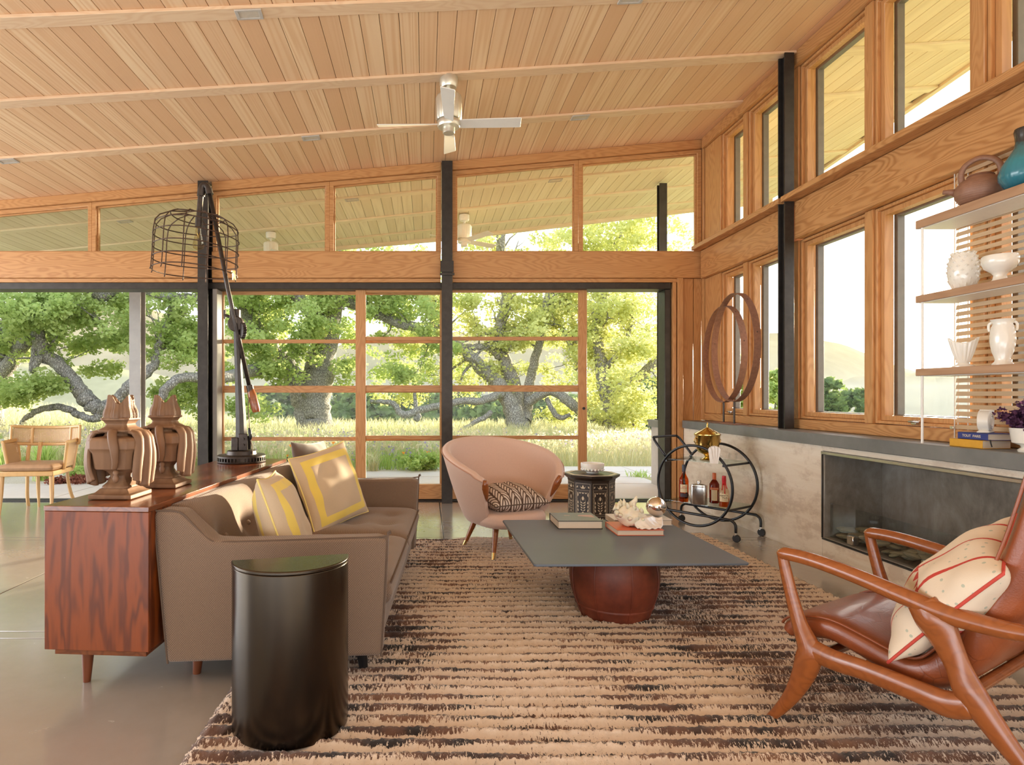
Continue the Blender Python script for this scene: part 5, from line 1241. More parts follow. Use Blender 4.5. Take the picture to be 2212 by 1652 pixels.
build('body', MB().loft([[(x*s, y*s, z) for x, y in ov] for s, z in ((.93, 0), (1, .004), (1, .158), (.95, .168), (.4, .176))]), M['nickel'], t, sharp=35)
build('cap', MB().lathe([(0, .176), (.013, .176), (.013, .186), (.017, .187), (.017, .205), (.014, .209), (0, .209)], 20), M['nickel'], t)
build('collar', MB().loft([[(x*1.012, y*1.02, z) for x, y in ov] for z in (.150, .156)]), M['chrome'], t, sharp=35)
c = cartpt(1528, 993, ZU); c.z = ZU; t = thing('ice_bucket', 'brass lidded ice bucket on a foot, standing on the upper cart shelf', 'bucket', c)
build('body', MB().lathe([(0, 0), (.060, 0), (.062, .006), (.030, .018), (.022, .032), (.030, .048), (.070, .066), (.090, .095), (.098, .14), (.104, .215), (.109, .219), (.109, .226), (.100, .226)], 40), M['brass'], t, sharp=50)
build('lid', MB().lathe([(.108, .227), (.100, .236), (.055, .262), (.016, .282), (.008, .288), (.008, .296), (0, .297)], 40), M['brass'], t, sharp=50)
kn = MB().lathe([(0, .290), (.007, .294), (.010, .304), (.006, .312), (.008, .322), (0, .330)], 12)
build('knob', kn, M['brass'], t, sharp=180)
for s in (-1, 1):
    build('handle', MB().tube([(s*(.103+.013*math.sin(PI*k/10)), .0, .145+.05*k/10) for k in range(11)], .005, 8), M['brass_cap'], t, sharp=180)
c = cartpt(1543, 1001, ZU); c.z = ZU; t = thing('napkin_fan', 'white pleated fan of paper napkins in front of the brass bucket', 'napkins', c, -math.atan2(c.x, c.y))
for k in range(7):
    q = -.42+.14*k
    build('fold', MB().add([(-.020+.006*k-.012, 0, 0), (-.020+.006*k+.012, -.006, 0), (.085*math.sin(q)+.012, -.004+.003*(k % 2), .128*math.cos(q)+.004*(k % 3)), (.085*math.sin(q), .010*(k % 2), .150*math.cos(q)), (.085*math.sin(q)-.012, .004, .128*math.cos(q))], [(0, 1, 2, 3, 4)]), M['coral'], t, sharp=0).modifiers.new('thick', 'SOLIDIFY').thickness = .004
def glassitem(label, px, py, prof, name='drinking_glass', n=20, lie=None, cat='glass'):
    c = cartpt(px, py, ZU); c.z = ZU; t = thing(name, label, cat, c)
    o = build('bowl', MB().lathe(prof, n, rib=8, ribamp=.04), M['clear_glass'], t, sharp=180)
    if lie is not None: o.rotation_euler = (PI/2, 0, lie); o.location = (0, 0, .026)
    return t
gp = [(0, .002), (.026, 0), (.030, .004), (.034, .03), (.037, .062), (.034, .062), (.030, .03), (.026, .008), (0, .008)]
glassitem('cut-glass tumbler at the back right of the upper cart shelf', 1583, 994, gp); glassitem('cut-glass tumbler rightmost on the upper cart shelf', 1597, 992, gp)
glassitem('cut-glass tumbler just right of the white napkins', 1566, 999, gp)
def lying(label, px, py, rot, L=.15):
    c = cartpt(px, py, ZU); c.z = ZU; t = thing('glass_stirrer', label, 'glass', c, rot)
    build('stem', MB().tube([(-L/2, 0, .016), (-L*.2, 0, .016), (0, 0, .017), (L*.3, 0, .02), (L*.5, 0, .022)], [.010, .014, .011, .020, .024], 10), M['clear_glass'], t, sharp=40)
lying('knobbly glass decanter stopper lying left on the upper cart shelf', 1484, 988, R(-35)); lying('small glass stopper lying in front on the upper cart shelf', 1506, 998, R(-50), .09)

# ------------------------------------------------------------------ iron hoops on the counter
ZC = .92
def hoop(label, x, y, Rr, rod, s, w=.060):
    t = thing('hoop_sculpture', label, 'sculpture', (x, y, ZC), 0, 'rusted hoop sculptures on the counter'); d = Vector((s, math.sqrt(1-s*s), 0)); nrm = Vector((d.y, -d.x, 0))
    n = 72; m = MB(); vs = []; zc = rod+Rr
    for k in range(n):
        q = 2*PI*k/n
        for (rr_, o) in ((Rr, -w/2), (Rr, w/2), (Rr-.006, w/2), (Rr-.006, -w/2)):
            vs.append(d*(rr_*math.cos(q)*.97)+nrm*o+Vector((0, 0, zc+rr_*math.sin(q))))
    fs = []
    for k in range(n):
        a, b = k*4, ((k+1) % n)*4
        for j in range(4): fs.append((a+j, b+j, b+(j+1) % 4, a+(j+1) % 4))
    m.add(vs, fs); build('hoop', m, M['hoop'], t, sharp=40)
    for q in (.15, PI-.2, 2.2): 
        p = d*((Rr-.002)*math.cos(q)*.97)+Vector((0, 0, zc+(Rr-.002)*math.sin(q))); build('rivet', MB().lathe([(.006*math.cos(PI*k/8-PI/2), .006*math.sin(PI*k/8-PI/2)) for k in range(9)], 10, p), M['iron'], t)
    build('rod', MB().tube([(0, 0, .008), (0, 0, rod+.004)], .009, 10), M['iron'], t)
    build('base_plate', MB().box(-.07, .07, -.13, .13, 0, .009), M['hoop'], t, .002)
hoop('smaller rusted iron hoop on a rod, standing nearer the corner', 3.00, 6.17, .485, .205, .07)
hoop('taller rusted iron hoop on a rod, standing nearer the room', 2.935, 5.83, .515, .215, .09)

# ------------------------------------------------------------------ ceiling fans
def fan(label, x, y, rot, mats=('fan_metal', 'fan_blade')):
    zt = roofz(x)-.022; t = thing('ceiling_fan', label, 'fan', (x, y, zt), 0)
    build('canopy', MB().lathe([(0, .006), (.072, .006), (.074, -.002), (.074, -.055), (.062, -.080), (0, -.082)], 28, rib=14, ribamp=.012), M[mats[0]], t, sharp=35)
    build('downrod', MB().lathe([(0, -.080), (.022, -.080), (.022, -.092), (.014, -.096), (.014, -.17), (.024, -.172), (.024, -.185), (0, -.185)], 16), M[mats[0]], t)
    build('motor_housing', MB().lathe([(0, -.135), (.085, -.137), (.100, -.150), (.104, -.165), (.104, -.335), (.098, -.345), (0, -.345)], 64, rib=16, ribamp=.025), M[mats[0]], t, sharp=35)
    build('hub', MB().lathe([(0, -.345), (.090, -.347), (.095, -.360), (.095, -.385), (.088, -.400), (.05, -.404), (.05, -.445), (.046, -.45), (0, -.45)], 40), M[mats[0]], t, sharp=35)
    for k in range(4):
        q = rot+k*PI/2
        sec = []
        for (r, w, ti) in ((.075, .070, .45), (.12, .085, .40), (.35, .100, .32), (.57, .112, .26), (.585, .105, .26)):
            c_, s_2 = math.cos(ti)*w/2, math.sin(ti)*w/2
            sec.append([(r, -c_, -.372+s_2-.004), (r, c_, -.372-s_2-.004), (r, c_, -.372-s_2+.004), (r, -c_, -.372+s_2+.004)])
        o = build('blade', MB().loft(sec).xf(Matrix.Rotation(q, 4, 'Z')), M[mats[1]], t, .002)
    return t
fan('four-bladed satin nickel ceiling fan hanging over the room', .187, 5.0, R(-3))
fan('ceiling fan under the outdoor roof, seen left through the clerestory', -2.27, 8.97, R(20), ('white_paint', 'fan_blade'))
fan('ceiling fan under the outdoor roof, seen just right of the middle column', .56, 8.93, R(35), ('white_paint', 'fan_blade'))

# ------------------------------------------------------------------ industrial lamp on the sideboard
LY = 4.10; LZ = .7535
lb = P(522, 993, LY); lamp = thing('table_lamp', 'tall industrial iron lamp with a wire cage shade and counterweight on the sideboard', 'lamp', (lb.x, LY, LZ))
def lp(px, py, dy=0): p = P(px, py, LY+dy); return Vector((p.x-lb.x, dy, p.z-LZ))
br = [(0, .006), (.155, .006), (.157, .0), (.157, .010), (.148, .011)]
build('brake_disc', MB().lathe([(0, 0), (.155, 0), (.157, .003), (.157, .011), (.143, .012), (.143, .033), (.157, .034), (.157, .045), (.150, .049), (.098, .051), (.094, .074), (.085, .078), (0, .078)], 64), M['iron'], lamp, sharp=35)
vn = MB()
for k in range(40):
    q = 2*PI*k/40; vn.add([(Vector((r*math.cos(q+d), r*math.sin(q+d), z))) for z in (.0121, .0329) for r, d in ((.142, -.022), (.1555, -.022), (.1555, .022), (.142, .022))], [(3, 2, 1, 0), (4, 5, 6, 7), (0, 1, 5, 4), (1, 2, 6, 5), (2, 3, 7, 6), (3, 0, 4, 7)])
tag(build('vanes', vn, M['iron'], lamp), kind='stuff')
top = lp(511, 712)
build('column', MB().tube([(0, 0, .078), (top.x*.15, 0, .3), (top.x*.5, 0, .55), (top.x, 0, top.z)], [.040, .036, .028, .021], 8), M['steel_dark'], lamp, sharp=30)
br_ = build('bracket', MB().box(-.055, -.010, -.05, .05, .078, .165).box(-.010, .052, -.045, -.035, .079, .19).box(-.010, .052, .035, .045, .079, .17), M['iron'], lamp, .004)
for z in (.115, .155): build('bolt', MB().tube([(.025, -.046, z), (.025, -.056, z)], .009, 6), M['iron'], br_)
jc = lp(512, 700); kn_ = build('pivot_head', MB().tube([jc+Vector((-.005, -.028, 0)), jc+Vector((-.005, .028, 0))], .052, 20).box(jc.x-.045, jc.x+.02, -.022, .022, jc.z-.02, jc.z+.10), M['iron'], lamp, .006)
g0 = lp(523, 715); gm = MB(); n = 18
gp_ = []
for k in range(n*2):
    q = 2*PI*k/(n*2); r = .055 if k % 2 == 0 else .046; gp_.append((r*math.cos(q), r*math.sin(q)))
gd = build('gear', MB().prism(gp_, -.012, .012, 'x').xf(Matrix.Translation(g0+Vector((.012, -.03, 0))) @ Matrix.Rotation(R(35), 4, 'Z')), M['iron'], lamp, .002)
build('thumbscrew', MB().tube([jc+Vector((-.05, 0, .05)), jc+Vector((-.085, 0, .062))], .010, 8).tube([jc+Vector((-.082, 0, .035)), jc+Vector((-.082, 0, .095))], [.007, .010], 8), M['iron'], lamp, sharp=40)
el = lp(441, 402); a1 = lp(452, 412); a2 = lp(541, 845)
build('arm', MB().tube([a1, a1*.5+a2*.5+Vector((0, -.035, 0)), a2], .0145, 12), M['iron'], lamp, sharp=180)
build('counterweight', MB().tube([lp(541, 838), lp(543, 848), lp(545, 855), lp(553, 884), lp(554, 890)], [.020, .026, .030, .029, .024], 14), M['walnut'], lamp, sharp=50)
build('weight_cap', MB().tube([lp(539, 832), lp(542, 846)], .024, 12), M['iron'], lamp)
el_pts = bez([lp(452, 413), lp(447, 403), lp(441, 400), lp(436, 405), lp(434, 418)], 4)
build('pipe_elbow', MB().tube(el_pts, .021, 12).tube([lp(453, 420), lp(450, 409)], .026, 12).tube([lp(435.5, 410), lp(434, 424)], .026, 12), M['iron'], lamp, sharp=50)
cc = lp(428, 480)
build('drop_pipe', MB().tube([lp(434, 420), lp(430, 470)], .0185, 12), M['iron'], lamp, sharp=50)
so = build('socket', MB().tube([lp(430, 468), lp(429, 490)], .023, 14), M['iron'], lamp)
bt = lp(428.5, 489)
build('bulb', MB().lathe([(.012, 0), (.016, -.015), (.020, -.05), (.030, -.095), (.036, -.125), (.032, -.145), (.016, -.155), (0, -.157)], 20, bt), M['bulb_glass'], so, sharp=180)
build('filament', MB().tube([bt+Vector((.010*math.cos(k*PI/2), .010*math.sin(k*PI/2), -.04-.02*(k % 2)*2)) for k in range(9)], .0012, 4), M['brass'], so)
# wire cage: five hoops, twelve ribs bent over to a small crown ring
CR = .272; cw = lp(427, 468); ctop = cw.z+.015
tilt = Matrix.Translation((cw.x, 0, ctop)) @ Matrix.Rotation(R(3), 4, 'Y')
def cage(r, z, q): return tilt @ Vector((r*math.cos(q), r*math.sin(q), z))
for r, z in ((.075, 0), (.17, -.018), (CR*.965, -.085), (CR, -.155), (CR, -.235), (CR*1.0, -.315), (CR*1.0, -.385)):
    build('wire_hoop', MB().tube([cage(r*(1+.015*math.sin(3*q)), z+.006*math.sin(2*q+r*40), q) for q in [2*PI*k/48 for k in range(48)]], .0038, 6, closed=True), M['wire'], lamp, sharp=180)
for k in range(12):
    q = 2*PI*k/12+.1
    build('wire_rib', MB().tube([cage(r, z, q+.02*math.sin(k*2)) for r, z in ((.072, .004), (.17, -.014), (.235, -.048), (CR*.97, -.085), (CR, -.155), (CR, -.30), (CR+.003, -.395), (CR+.008, -.408))], .0038, 6), M['wire'], lamp, sharp=180)
build('cage_latch', MB().tube([cage(CR+.01, -.375, -.2), cage(CR+.014, -.40, -.2), cage(CR+.012, -.43, -.15)], [.014, .010, .013], 7), M['brass_cap'], lamp, sharp=40)
cd = bez([lp(545, 850, -.01), lp(538, 862, -.03), lp(536, 880, -.03), lp(538, 905, -.03), lp(539, 925, -.03)], 5)
build('cord', MB().tube(cd, .0032, 6).tube(bez([lp(540, 948, -.03), lp(545, 965, -.03), lp(545, 985, -.06)], 5), .0032, 6), M['cord'], lamp, sharp=180)
build('cord_switch', MB().tube([lp(538, 924, -.03), lp(539, 930, -.03), lp(541, 944, -.03), lp(541, 950, -.03)], [.006, .011, .011, .006], 10), M['black_paint'], lamp, sharp=50)

# ------------------------------------------------------------------ carved finials on the sideboard
def finial(label, x, y, rz):
    t = thing('carved_finial', label, 'sculpture', (x, y, .7535), rz, 'carved finials on the sideboard')
    mw = M['carved']
    def sq(h, z): return [(-h, -h, z), (h, -h, z), (h, h, z), (-h, h, z)]
    def oc(h, z, c=.22): return [(-h, -h*(1-c), z), (-h*(1-c), -h, z), (h*(1-c), -h, z), (h, -h*(1-c), z), (h, h*(1-c), z), (h*(1-c), h, z), (-h*(1-c), h, z), (-h, h*(1-c), z)]
    build('plinth', MB().loft([sq(.090, 0), sq(.093, .003), sq(.093, .019), sq(.078, .024), sq(.066, .036), sq(.060, .043)]), mw, t, .002)
    build('foot', MB().loft([oc(.060, .043), oc(.058, .052), oc(.044, .066), oc(.034, .085), (oc(.034, .098)), oc(.044, .114), oc(.062, .126)]), mw, t, .002)
    build('urn_body', MB().loft([oc(.080, .126), oc(.083, .130), oc(.090, .195), oc(.099, .212), oc(.103, .216), oc(.103, .248), oc(.094, .262), oc(.055, .268), oc(.045, .290)]), mw, t, .003)
    build('neck', MB().loft([oc(.070, .286), oc(.073, .294), oc(.052, .308), oc(.047, .320), oc(.056, .334), oc(.064, .338), oc(.064, .346), oc(.056, .348)]), mw, t, .002)
    def fl(u, v):
        q = 2*PI*u+v*.9; r = (.063+.004*math.sin(PI*min(1, v*1.6+.1))-.013*v)*(1+.07*math.sin(8*q)+.10*abs(math.sin(14*q)))
        return (r*math.cos(q), r*math.sin(q), .346+.082*v+.020*v*v*math.sin(4*(2*PI*u)+.6))
    build('flame', MB().grid(fl, 144, 16, cu=True).grid(lambda u, v: tuple(c*(1-.8*v) if i < 2 else c-.05*v for i, c in enumerate(fl(u, 1.0))), 144, 4, cu=True), mw, t, sharp=60)
    # cloth hung over the two sides, a narrow strap with a bellflower on front and back
    for sg in (0, PI):
        def dr(u, v):
            w = 2*u-1
            path = [(.042, .282, .034), (.072, .290, .046), (.104, .284, .064), (.120, .262, .074), (.126, .20, .078), (.123, .145, .078), (.117, .095, .082), (.112, .050, .084)]
            i = v*(len(path)-1); j = min(int(i), len(path)-2); f = i-j; p = [path[j][c]*(1-f)+path[j+1][c]*f for c in range(3)]
            fold = .011*math.sin(w*9+1.2+1.5*v)*(.25+v)
            hem = (.055*max(0, abs(w)-.35)*(1+.3*math.sin(v*6)))*max(0, v-.72)/.28
            return (p[0]+fold-.020*w*w, w*p[2]*(1+.10*math.sin(v*11)), p[1]+hem)
        o = build('drape', MB().grid(dr, 30, 28).xf(Matrix.Rotation(sg, 4, 'Z')), mw, t, sharp=180); md = o.modifiers.new('thick', 'SOLIDIFY'); md.thickness = .014; md.offset = 0
        build('strap', MB().tube(bez([(.050, 0, .288), (.085, .010, .290), (.112, .024, .262), (.118, .036, .215), (.108, .034, .165), (.098, .024, .130)], 5), [.019]*15+[.018, .017, .016, .015, .014, .014, .013, .012, .012, .011, .010], 8, sx=.5, up=(0, 1, 0)).xf(Matrix.Rotation(sg+PI/2, 4, 'Z')), mw, t, sharp=180)
        build('bellflower', MB().lathe([(.004, .070), (.011, .078), (.014, .092), (.008, .104), (.013, .112), (.010, .122), (0, .126)], 10, (.080, .022, 0)).tube([(.080, .022, .098), (.070, .01, .098), (.05, 0, .098)], .007, 6).xf(Matrix.Rotation(sg+PI/2, 4, 'Z')), mw, t, sharp=60)
    return t
finial('nearer carved wooden flame-topped finial with draped sides, at the sideboard end', -1.345, 2.70, R(-2))
finial('farther carved wooden flame-topped finial, half hidden behind the nearer one', -1.285, 3.02, R(-2))

# ------------------------------------------------------------------ cane dining chair at the left
dc = thing('dining_chair', 'blond wood dining armchair with a curved cane back by the open left doorway', 'chair', (-4.03, 6.36, 0), R(6))
mw = M['blonde']
for sx in (-1, 1):
    build('leg', MB().tube([(sx*.235, -.21, .40), (sx*.240, -.215, .20), (sx*.245, -.235, 0)], [.026, .021, .013], 8, sx=.9), mw, dc, sharp=40)
    build('leg', MB().tube(bez([(sx*.200, .20, .47), (sx*.205, .20, .30), (sx*.225, .24, .12), (sx*.25, .31, 0)], 4), .018, 8), mw, dc, sharp=40)
    build('back_post', MB().tube(bez([(sx*.200, .19, .46), (sx*.205, .22, .60), (sx*.21, .265, .72)], 4), [.020]*9, 8), mw, dc, sharp=40)
    a = build('arm_panel', MB().hexa([(sx*.262, -.02, .455), (sx*.282, -.02, .455), (sx*.270, .17, .455), (sx*.250, .17, .455)], [(sx*.300, -.04, .70), (sx*.325, -.04, .70), (sx*.315, .17, .70), (sx*.290, .17, .70)]), M['cane'], dc)
    build('arm_frame', MB().tube(bez([(sx*.268, .18, .42), (sx*.285, .19, .58), (sx*.302, .20, .70)], 3), .018, 8).tube([(sx*.272, -.03, .43), (sx*.312, -.05, .71)], .017, 8).tube([(sx*.315, -.06, .712), (sx*.318, .06, .716), (sx*.31, .22, .725)], .020, 8, sx=.7), mw, dc, sharp=40)
build('seat_frame', MB().box(-.265, .265, -.245, .21, .385, .435), mw, dc, .008)
build('seat_pad', MB().pad(.535, .475, .075, p=9, q=.34, n=19, c=(0, -.02, .470)), M['seat_leather'], dc, sharp=60)
def bk(u, v, off=0):
    w = 2*u-1; x = w*.345; y = .285-.13*w*w+.02*(v-.5)+off; z = .668+.182*v+.020*w*w*(1 if True else 0)
    return (x, y, z)
fr = MB(); per = [(k/24, 0) for k in range(24)]+[(1, k/6) for k in range(6)]+[(1-k/24, 1) for k in range(24)]+[(0, 1-k/6) for k in range(6)]
build('back_frame', fr.tube([bk(u, v) for u, v in per], .0165, 8, closed=True, sx=.8), mw, dc, sharp=180)
o = build('back_cane', MB().grid(lambda u, v: bk(.02+.96*u, .05+.9*v), 40, 6), M['cane'], dc, sharp=180); o.modifiers.new('thick', 'SOLIDIFY').thickness = .003
for u in (.24, .82): build('back_slat', MB().tube([bk(u, 0), bk(u, 1)], .014, 8), mw, dc)
build('back_post', MB().tube([(-.10, .20, .44), (-.10, .262, .69)], [.020, .022], 8), mw, dc)
bl = build('leg', MB().tube([(-.10, .20, .39), (-.10, .21, .2), (-.10, .225, 0)], [.022, .019, .012], 8), mw, dc)
# ------------------------------------------------------------------ leather lounge chair at the right
LO = Vector((1.25, 2.25, 0)); LB = Vector((.51, -.86, 0)).normalized(); LW = Vector((.86, .51, 0)).normalized()
lc = thing('lounge_chair', 'teak-framed lounge chair with cognac leather seat in the right foreground', 'armchair', LO)
def lpx(px, py, off=0.0):
    """photo pixel on the chair's side plane, off metres inside the near frame -> chair coordinates"""
    A = LO+LW*off; d = Vector(((px-CX)/F, 1, -(py-CY)/F)); nrm = LW
    s = (A-Vector((0, 0, EYE))).dot(nrm)/d.dot(nrm); p = Vector((0, 0, EYE))+d*s-LO
    return Vector((p.dot(LB), p.dot(LW), p.z))
def toworld(m): 
    X = Matrix((LB, LW, Vector((0, 0, 1)))).transposed().to_4x4(); return m.xf(X)
WID = .635
def member(name, pts, par=None, sx=1.0, n=12, both=True):
    q = bez([(*lpx(a, b), r) for a, b, r in pts], 6); out = []
    for side in ((0, 1) if both else (0,)):
        P3 = [Vector((p[0], side*WID+(p[1] if side == 0 else -p[1]), p[2])) for p in q]
        out.append(build(name, toworld(MB().tube(P3, [p[3] for p in q], n, sx=sx, up=(0, 0, 1))), M['walnut'], par or lc, sharp=180))
    return out
member('armrest', [(1688, 1200, .019), (1700, 1196, .023), (1760, 1211, .024), (1850, 1244, .025), (1950, 1286, .027), (2040, 1323, .030), (2130, 1350, .027), (2212, 1368, .024), (2330, 1385, .022)], sx=1.05)
member('front_leg', [(1689, 1192, .018), (1697, 1230, .021), (1710, 1285, .023), (1727, 1345, .028), (1748, 1400, .040), (1744, 1430, .042), (1726, 1475, .033), (1698, 1517, .023), (1657, 1557, .014)], sx=.68)
member('side_rail', [(1748, 1400, .040), (1800, 1425, .036), (1860, 1445, .034), (1920, 1468, .034), (1990, 1497, .036), (2045, 1520, .040), (2095, 1525, .036)], sx=.6)
member('rear_leg', [(1990, 1300, .042), (2018, 1338, .052), (2045, 1388, .040), (2070, 1440, .034), (2098, 1500, .042), (2140, 1560, .035), (2190, 1628, .028), (2260, 1715, .020), (2290, 1752, .013)], sx=.62)
# seat and back: one S-curved leather pad
cl = [(415, 1060, .030), (440, 1040, .042), (500, 1040, .046), (600, 1055, .046), (720, 1115, .047), (850, 1190, .049), (960, 1240, .052), (1060, 1245, .056), (1150, 1195, .058), (1230, 1125, .058), (1310, 1030, .058), (1400, 880, .058), (1480, 690, .056), (1540, 510, .054), (1580, 360, .048), (1600, 300, .030)]
pts = bez([(*lpx(1500+a/2.06, 850+b/2.06, .05), t) for a, b, t in cl], 4)
def seatpad(w0, w1, grow_=0.0):
    secs = []
    for i, p in enumerate(pts):
        a, b = pts[max(i-1, 0)], pts[min(i+1, len(pts)-1)]; tx, tz_ = b[0]-a[0], b[2]-a[2]; l = math.hypot(tx, tz_); nx, nz = -tz_/l, tx/l
        s = []
        for k in range(28):
            q = 2*PI*k/28; cw_, sw2 = math.cos(q), math.sin(q)
            w = math.copysign(abs(cw_)**.28, cw_); h = math.copysign(abs(sw2)**.62, sw2)
            crown = .012*(1-w*w) if sw2 < 0 else 0
            hh_ = (p[3]+grow_)*h
            yy = (w0+w1)/2+(w1-w0)/2*w
            s.append((p[0]+nx*hh_, yy, p[2]+nz*hh_))
        secs.append(s)
    return MB().loft(secs)
build('leather_seat', toworld(seatpad(.045, WID-.045)), M['leather'], lc, sharp=180)
for sd in (0, 1):
    for hs in (1,):
        pp = []
        for i, p in enumerate(pts[2:-2]):
            a, b = pts[i+1], pts[i+3]; tx, tz_ = b[0]-a[0], b[2]-a[2]; l = math.hypot(tx, tz_); nx, nz = -tz_/l, tx/l
            pp.append((p[0]+nx*p[3]*.86*hs, (.049 if sd == 0 else WID-.049), p[2]+nz*p[3]*.86*hs))
        build('seam', toworld(MB().tube(pp, .0048, 6)), M['leather'], lc, sharp=180)
for (px, py) in ((1760, 1418), (2080, 1500)):
    p = lpx(px, py); build('cross_rail', toworld(MB().tube([(p.x, .01, p.z-.005), (p.x, WID-.01, p.z-.005)], .017, 10)), M['walnut'], lc)
# the patterned pillow leans into the seat
pc = lpx(2052, 1272, .17)
pw = LO+LB*pc.x+LW*(.20)+Vector((0, 0, pc.z))
fdir = (-LB*.78+Vector((0, 0, .60))+LW*-.30)
pillow('pillow', 'cream pillow with red stripes and triangles on the leather lounge chair', .46, .45, .18, 'redstripe', 'red_piping', pose(pw, fdir, R(-16)), 9)

# ------------------------------------------------------------------ hanging shelves in front of the blind
XS0, XS1, YS = 2.865, 3.085, 3.585
su = thing('shelf_unit', 'three open oak shelves on slim rods standing on the stone counter at right', 'shelf', (XS0, YS, ZC))
def S(m): return m.xf(Matrix.Translation((-XS0, -YS, -ZC)))
SZ = [(1.311, 1.352), (1.737, 1.778), (2.168, 2.217)]
for a, b in SZ: build('shelf', S(MB().box(XS0, XS1, 1.75, YS, a, b)), M['shelf_wood'], su, .003)
for y in (YS-.035, 1.9):
    for x in (XS0+.012,): build('rod', S(MB().tube([(x, y, ZC), (x, y, 2.168)], .0065, 10)), M['white_paint'], su)
for a, b in SZ: build('underside', S(MB().box(XS0+.012, XS1-.004, 1.78, YS-.012, a-.003, a-.0005)), M['white_paint'], su)
bl = thing('venetian_blind', 'wooden venetian blind hanging in the window behind the shelves', 'blind', (3.096, 3.0, 1.0))
def Bm(m): return m.xf(Matrix.Translation((-3.096, -3.0, -1.0)))
build('headrail', Bm(MB().box(3.075, 3.11, 1.9, 3.575, 2.585, 2.62)), M['slat_wood'], bl, .002)
sl0 = build('slat', MB().box(-.0015, .0015, -.835, .835, -.0125, .0125), M['slat_wood'], bl); sl0.location = (0, -.265, -.02)
z = 1.015; k = 0
while z < 2.57:
    o = sl0 if k == 0 else sl0.copy()
    if k: COL.objects.link(o); o.parent = bl
    o.location = (-.004, -.265, z-1.0); o.rotation_euler = (0, R(12), 0); z += .0385; k += 1
for y in (3.565, 3.50, 2.85): build('cord', Bm(MB().tube([(3.098, y, .985), (3.098, y, 2.60)], .0028, 6)), M['white_paint'], bl)
build('side_strip', Bm(MB().box(3.085, 3.089, 3.574, 3.578, .945, 2.62)), M['white_paint'], bl)
build('bracket', Bm(MB().box(3.078, 3.086, 3.575, 3.60, 1.0, 1.018)), M['nickel'], bl, .002)

def shelfthing(name, label, cat, px, top, x=2.965, rz=0.0):
    return thing(name, label, cat, (x, x*F/(px-CX), top), rz)
t = shelfthing('teapot', 'brown stoneware teapot with high loop handle on the top shelf', 'teapot', 2118, 2.2175, rz=R(0))
build('body', MB().lathe([(0, 0), (.062, 0), (.085, .012), (.106, .045), (.111, .075), (.103, .105), (.080, .132), (.058, .145), (.056, .152)], 48), M['clay'], t, sharp=180)
build('lid', MB().lathe([(.058, .152), (.052, .160), (.020, .166), (0, .167)], 32), M['clay'], t, sharp=60)
dv = Vector((math.cos(R(48)), -math.sin(R(48)), 0))  # across the view
build('handle', MB().tube(bez([dv*-.075+Vector((0, 0, .128)), dv*-.078+Vector((0, 0, .185)), dv*-.055+Vector((0, 0, .228)), dv*.0+Vector((0, 0, .250)), dv*.055+Vector((0, 0, .228)), dv*.080+Vector((0, 0, .185)), dv*.080+Vector((0, 0, .125))], 6), .0125, 10, sx=1.3), M['clay'], t, sharp=180)
build('spout', MB().tube([dv*-.095+Vector((0, 0, .085)), dv*-.130+Vector((0, 0, .098)), dv*-.155+Vector((0, 0, .103))], [.024, .014, .012], 12), M['clay'], t, sharp=180)
t = shelfthing('vase', 'teal gourd-shaped vase with dark narrow neck on the top shelf', 'vase', 2217, 2.2175)
build('body', MB().lathe([(0, 0), (.050, 0), (.080, .015), (.102, .055), (.104, .085), (.092, .125), (.066, .170), (.046, .205), (.040, .235), (.042, .26), (.046, .285), (.043, .30), (.036, .302)], 72, rib=24, ribamp=.014), M['teal'], t, sharp=180)
t = shelfthing('pineapple_vase', 'white ceramic pineapple-scaled vase on the middle shelf', 'vase', 2081, 1.7785)
build('core', MB().lathe([(0, 0), (.042, 0), (.046, .008), (.064, .045), (.071, .10), (.067, .15), (.054, .19), (.044, .205), (.038, .205), (.036, .19), (0, .18)], 40), M['ceramic'], t, sharp=60)
sc = MB()
for r_ in range(8):
    zz = .022+r_*.0245; rad = np.interp(zz, [0, .045, .10, .15, .19, .21], [.046, .064, .071, .067, .054, .045]); n = 12
    for k in range(n):
        q = 2*PI*(k+.5*(r_ % 2))/n; o = Vector((math.cos(q), math.sin(q), 0)); tn = Vector((-o.y, o.x, 0)); b0 = o*(rad-.006)+Vector((0, 0, zz)); w = PI*rad/n*1.05
        sc.add([b0-tn*w, b0-Vector((0, 0, .016)), b0+tn*w, b0+Vector((0, 0, .016)), b0+o*.012+Vector((0, 0, .012))], [(0, 1, 4), (1, 2, 4), (2, 3, 4), (3, 0, 4)])
tag(build('scales', sc, M['ceramic'], t, sharp=0), kind='stuff')
t = shelfthing('pedestal_bowl', 'white footed ceramic bowl on the middle shelf beside the pineapple vase', 'bowl', 2160, 1.7785)
build('bowl_body', MB().lathe([(0, 0), (.040, 0), (.042, .006), (.030, .018), (.026, .040), (.036, .055), (.062, .075), (.075, .105), (.074, .135), (.069, .142), (.065, .138), (.066, .105), (.050, .075), (0, .062)], 48), M['ceramic'], t, sharp=50)
t = shelfthing('shell_vase', 'white fluted shell-shaped planter on the lowest shelf', 'vase', 2081, 1.3525, rz=R(-40))
def shv(u, v):
    q = 2*PI*u; fl_ = 1+.05*math.cos(q*18)*min(1, v*3); r = .020+.036*v**.75; hh_ = .022+.112*v+.030*v*abs(math.cos(q))**2.2
    return (r*1.15*math.cos(q)*fl_, r*.72*math.sin(q)*fl_, hh_)
build('shell_body', MB().grid(shv, 108, 14, cu=True), M['ceramic'], t, sharp=180).modifiers.new('thick', 'SOLIDIFY').thickness = .005
build('foot', MB().lathe([(0, 0), (.044, 0), (.044, .008), (.026, .016), (.020, .026), (.026, .034), (0, .036)], 32, sx=1.1, sy=.8), M['ceramic'], t, sharp=50)
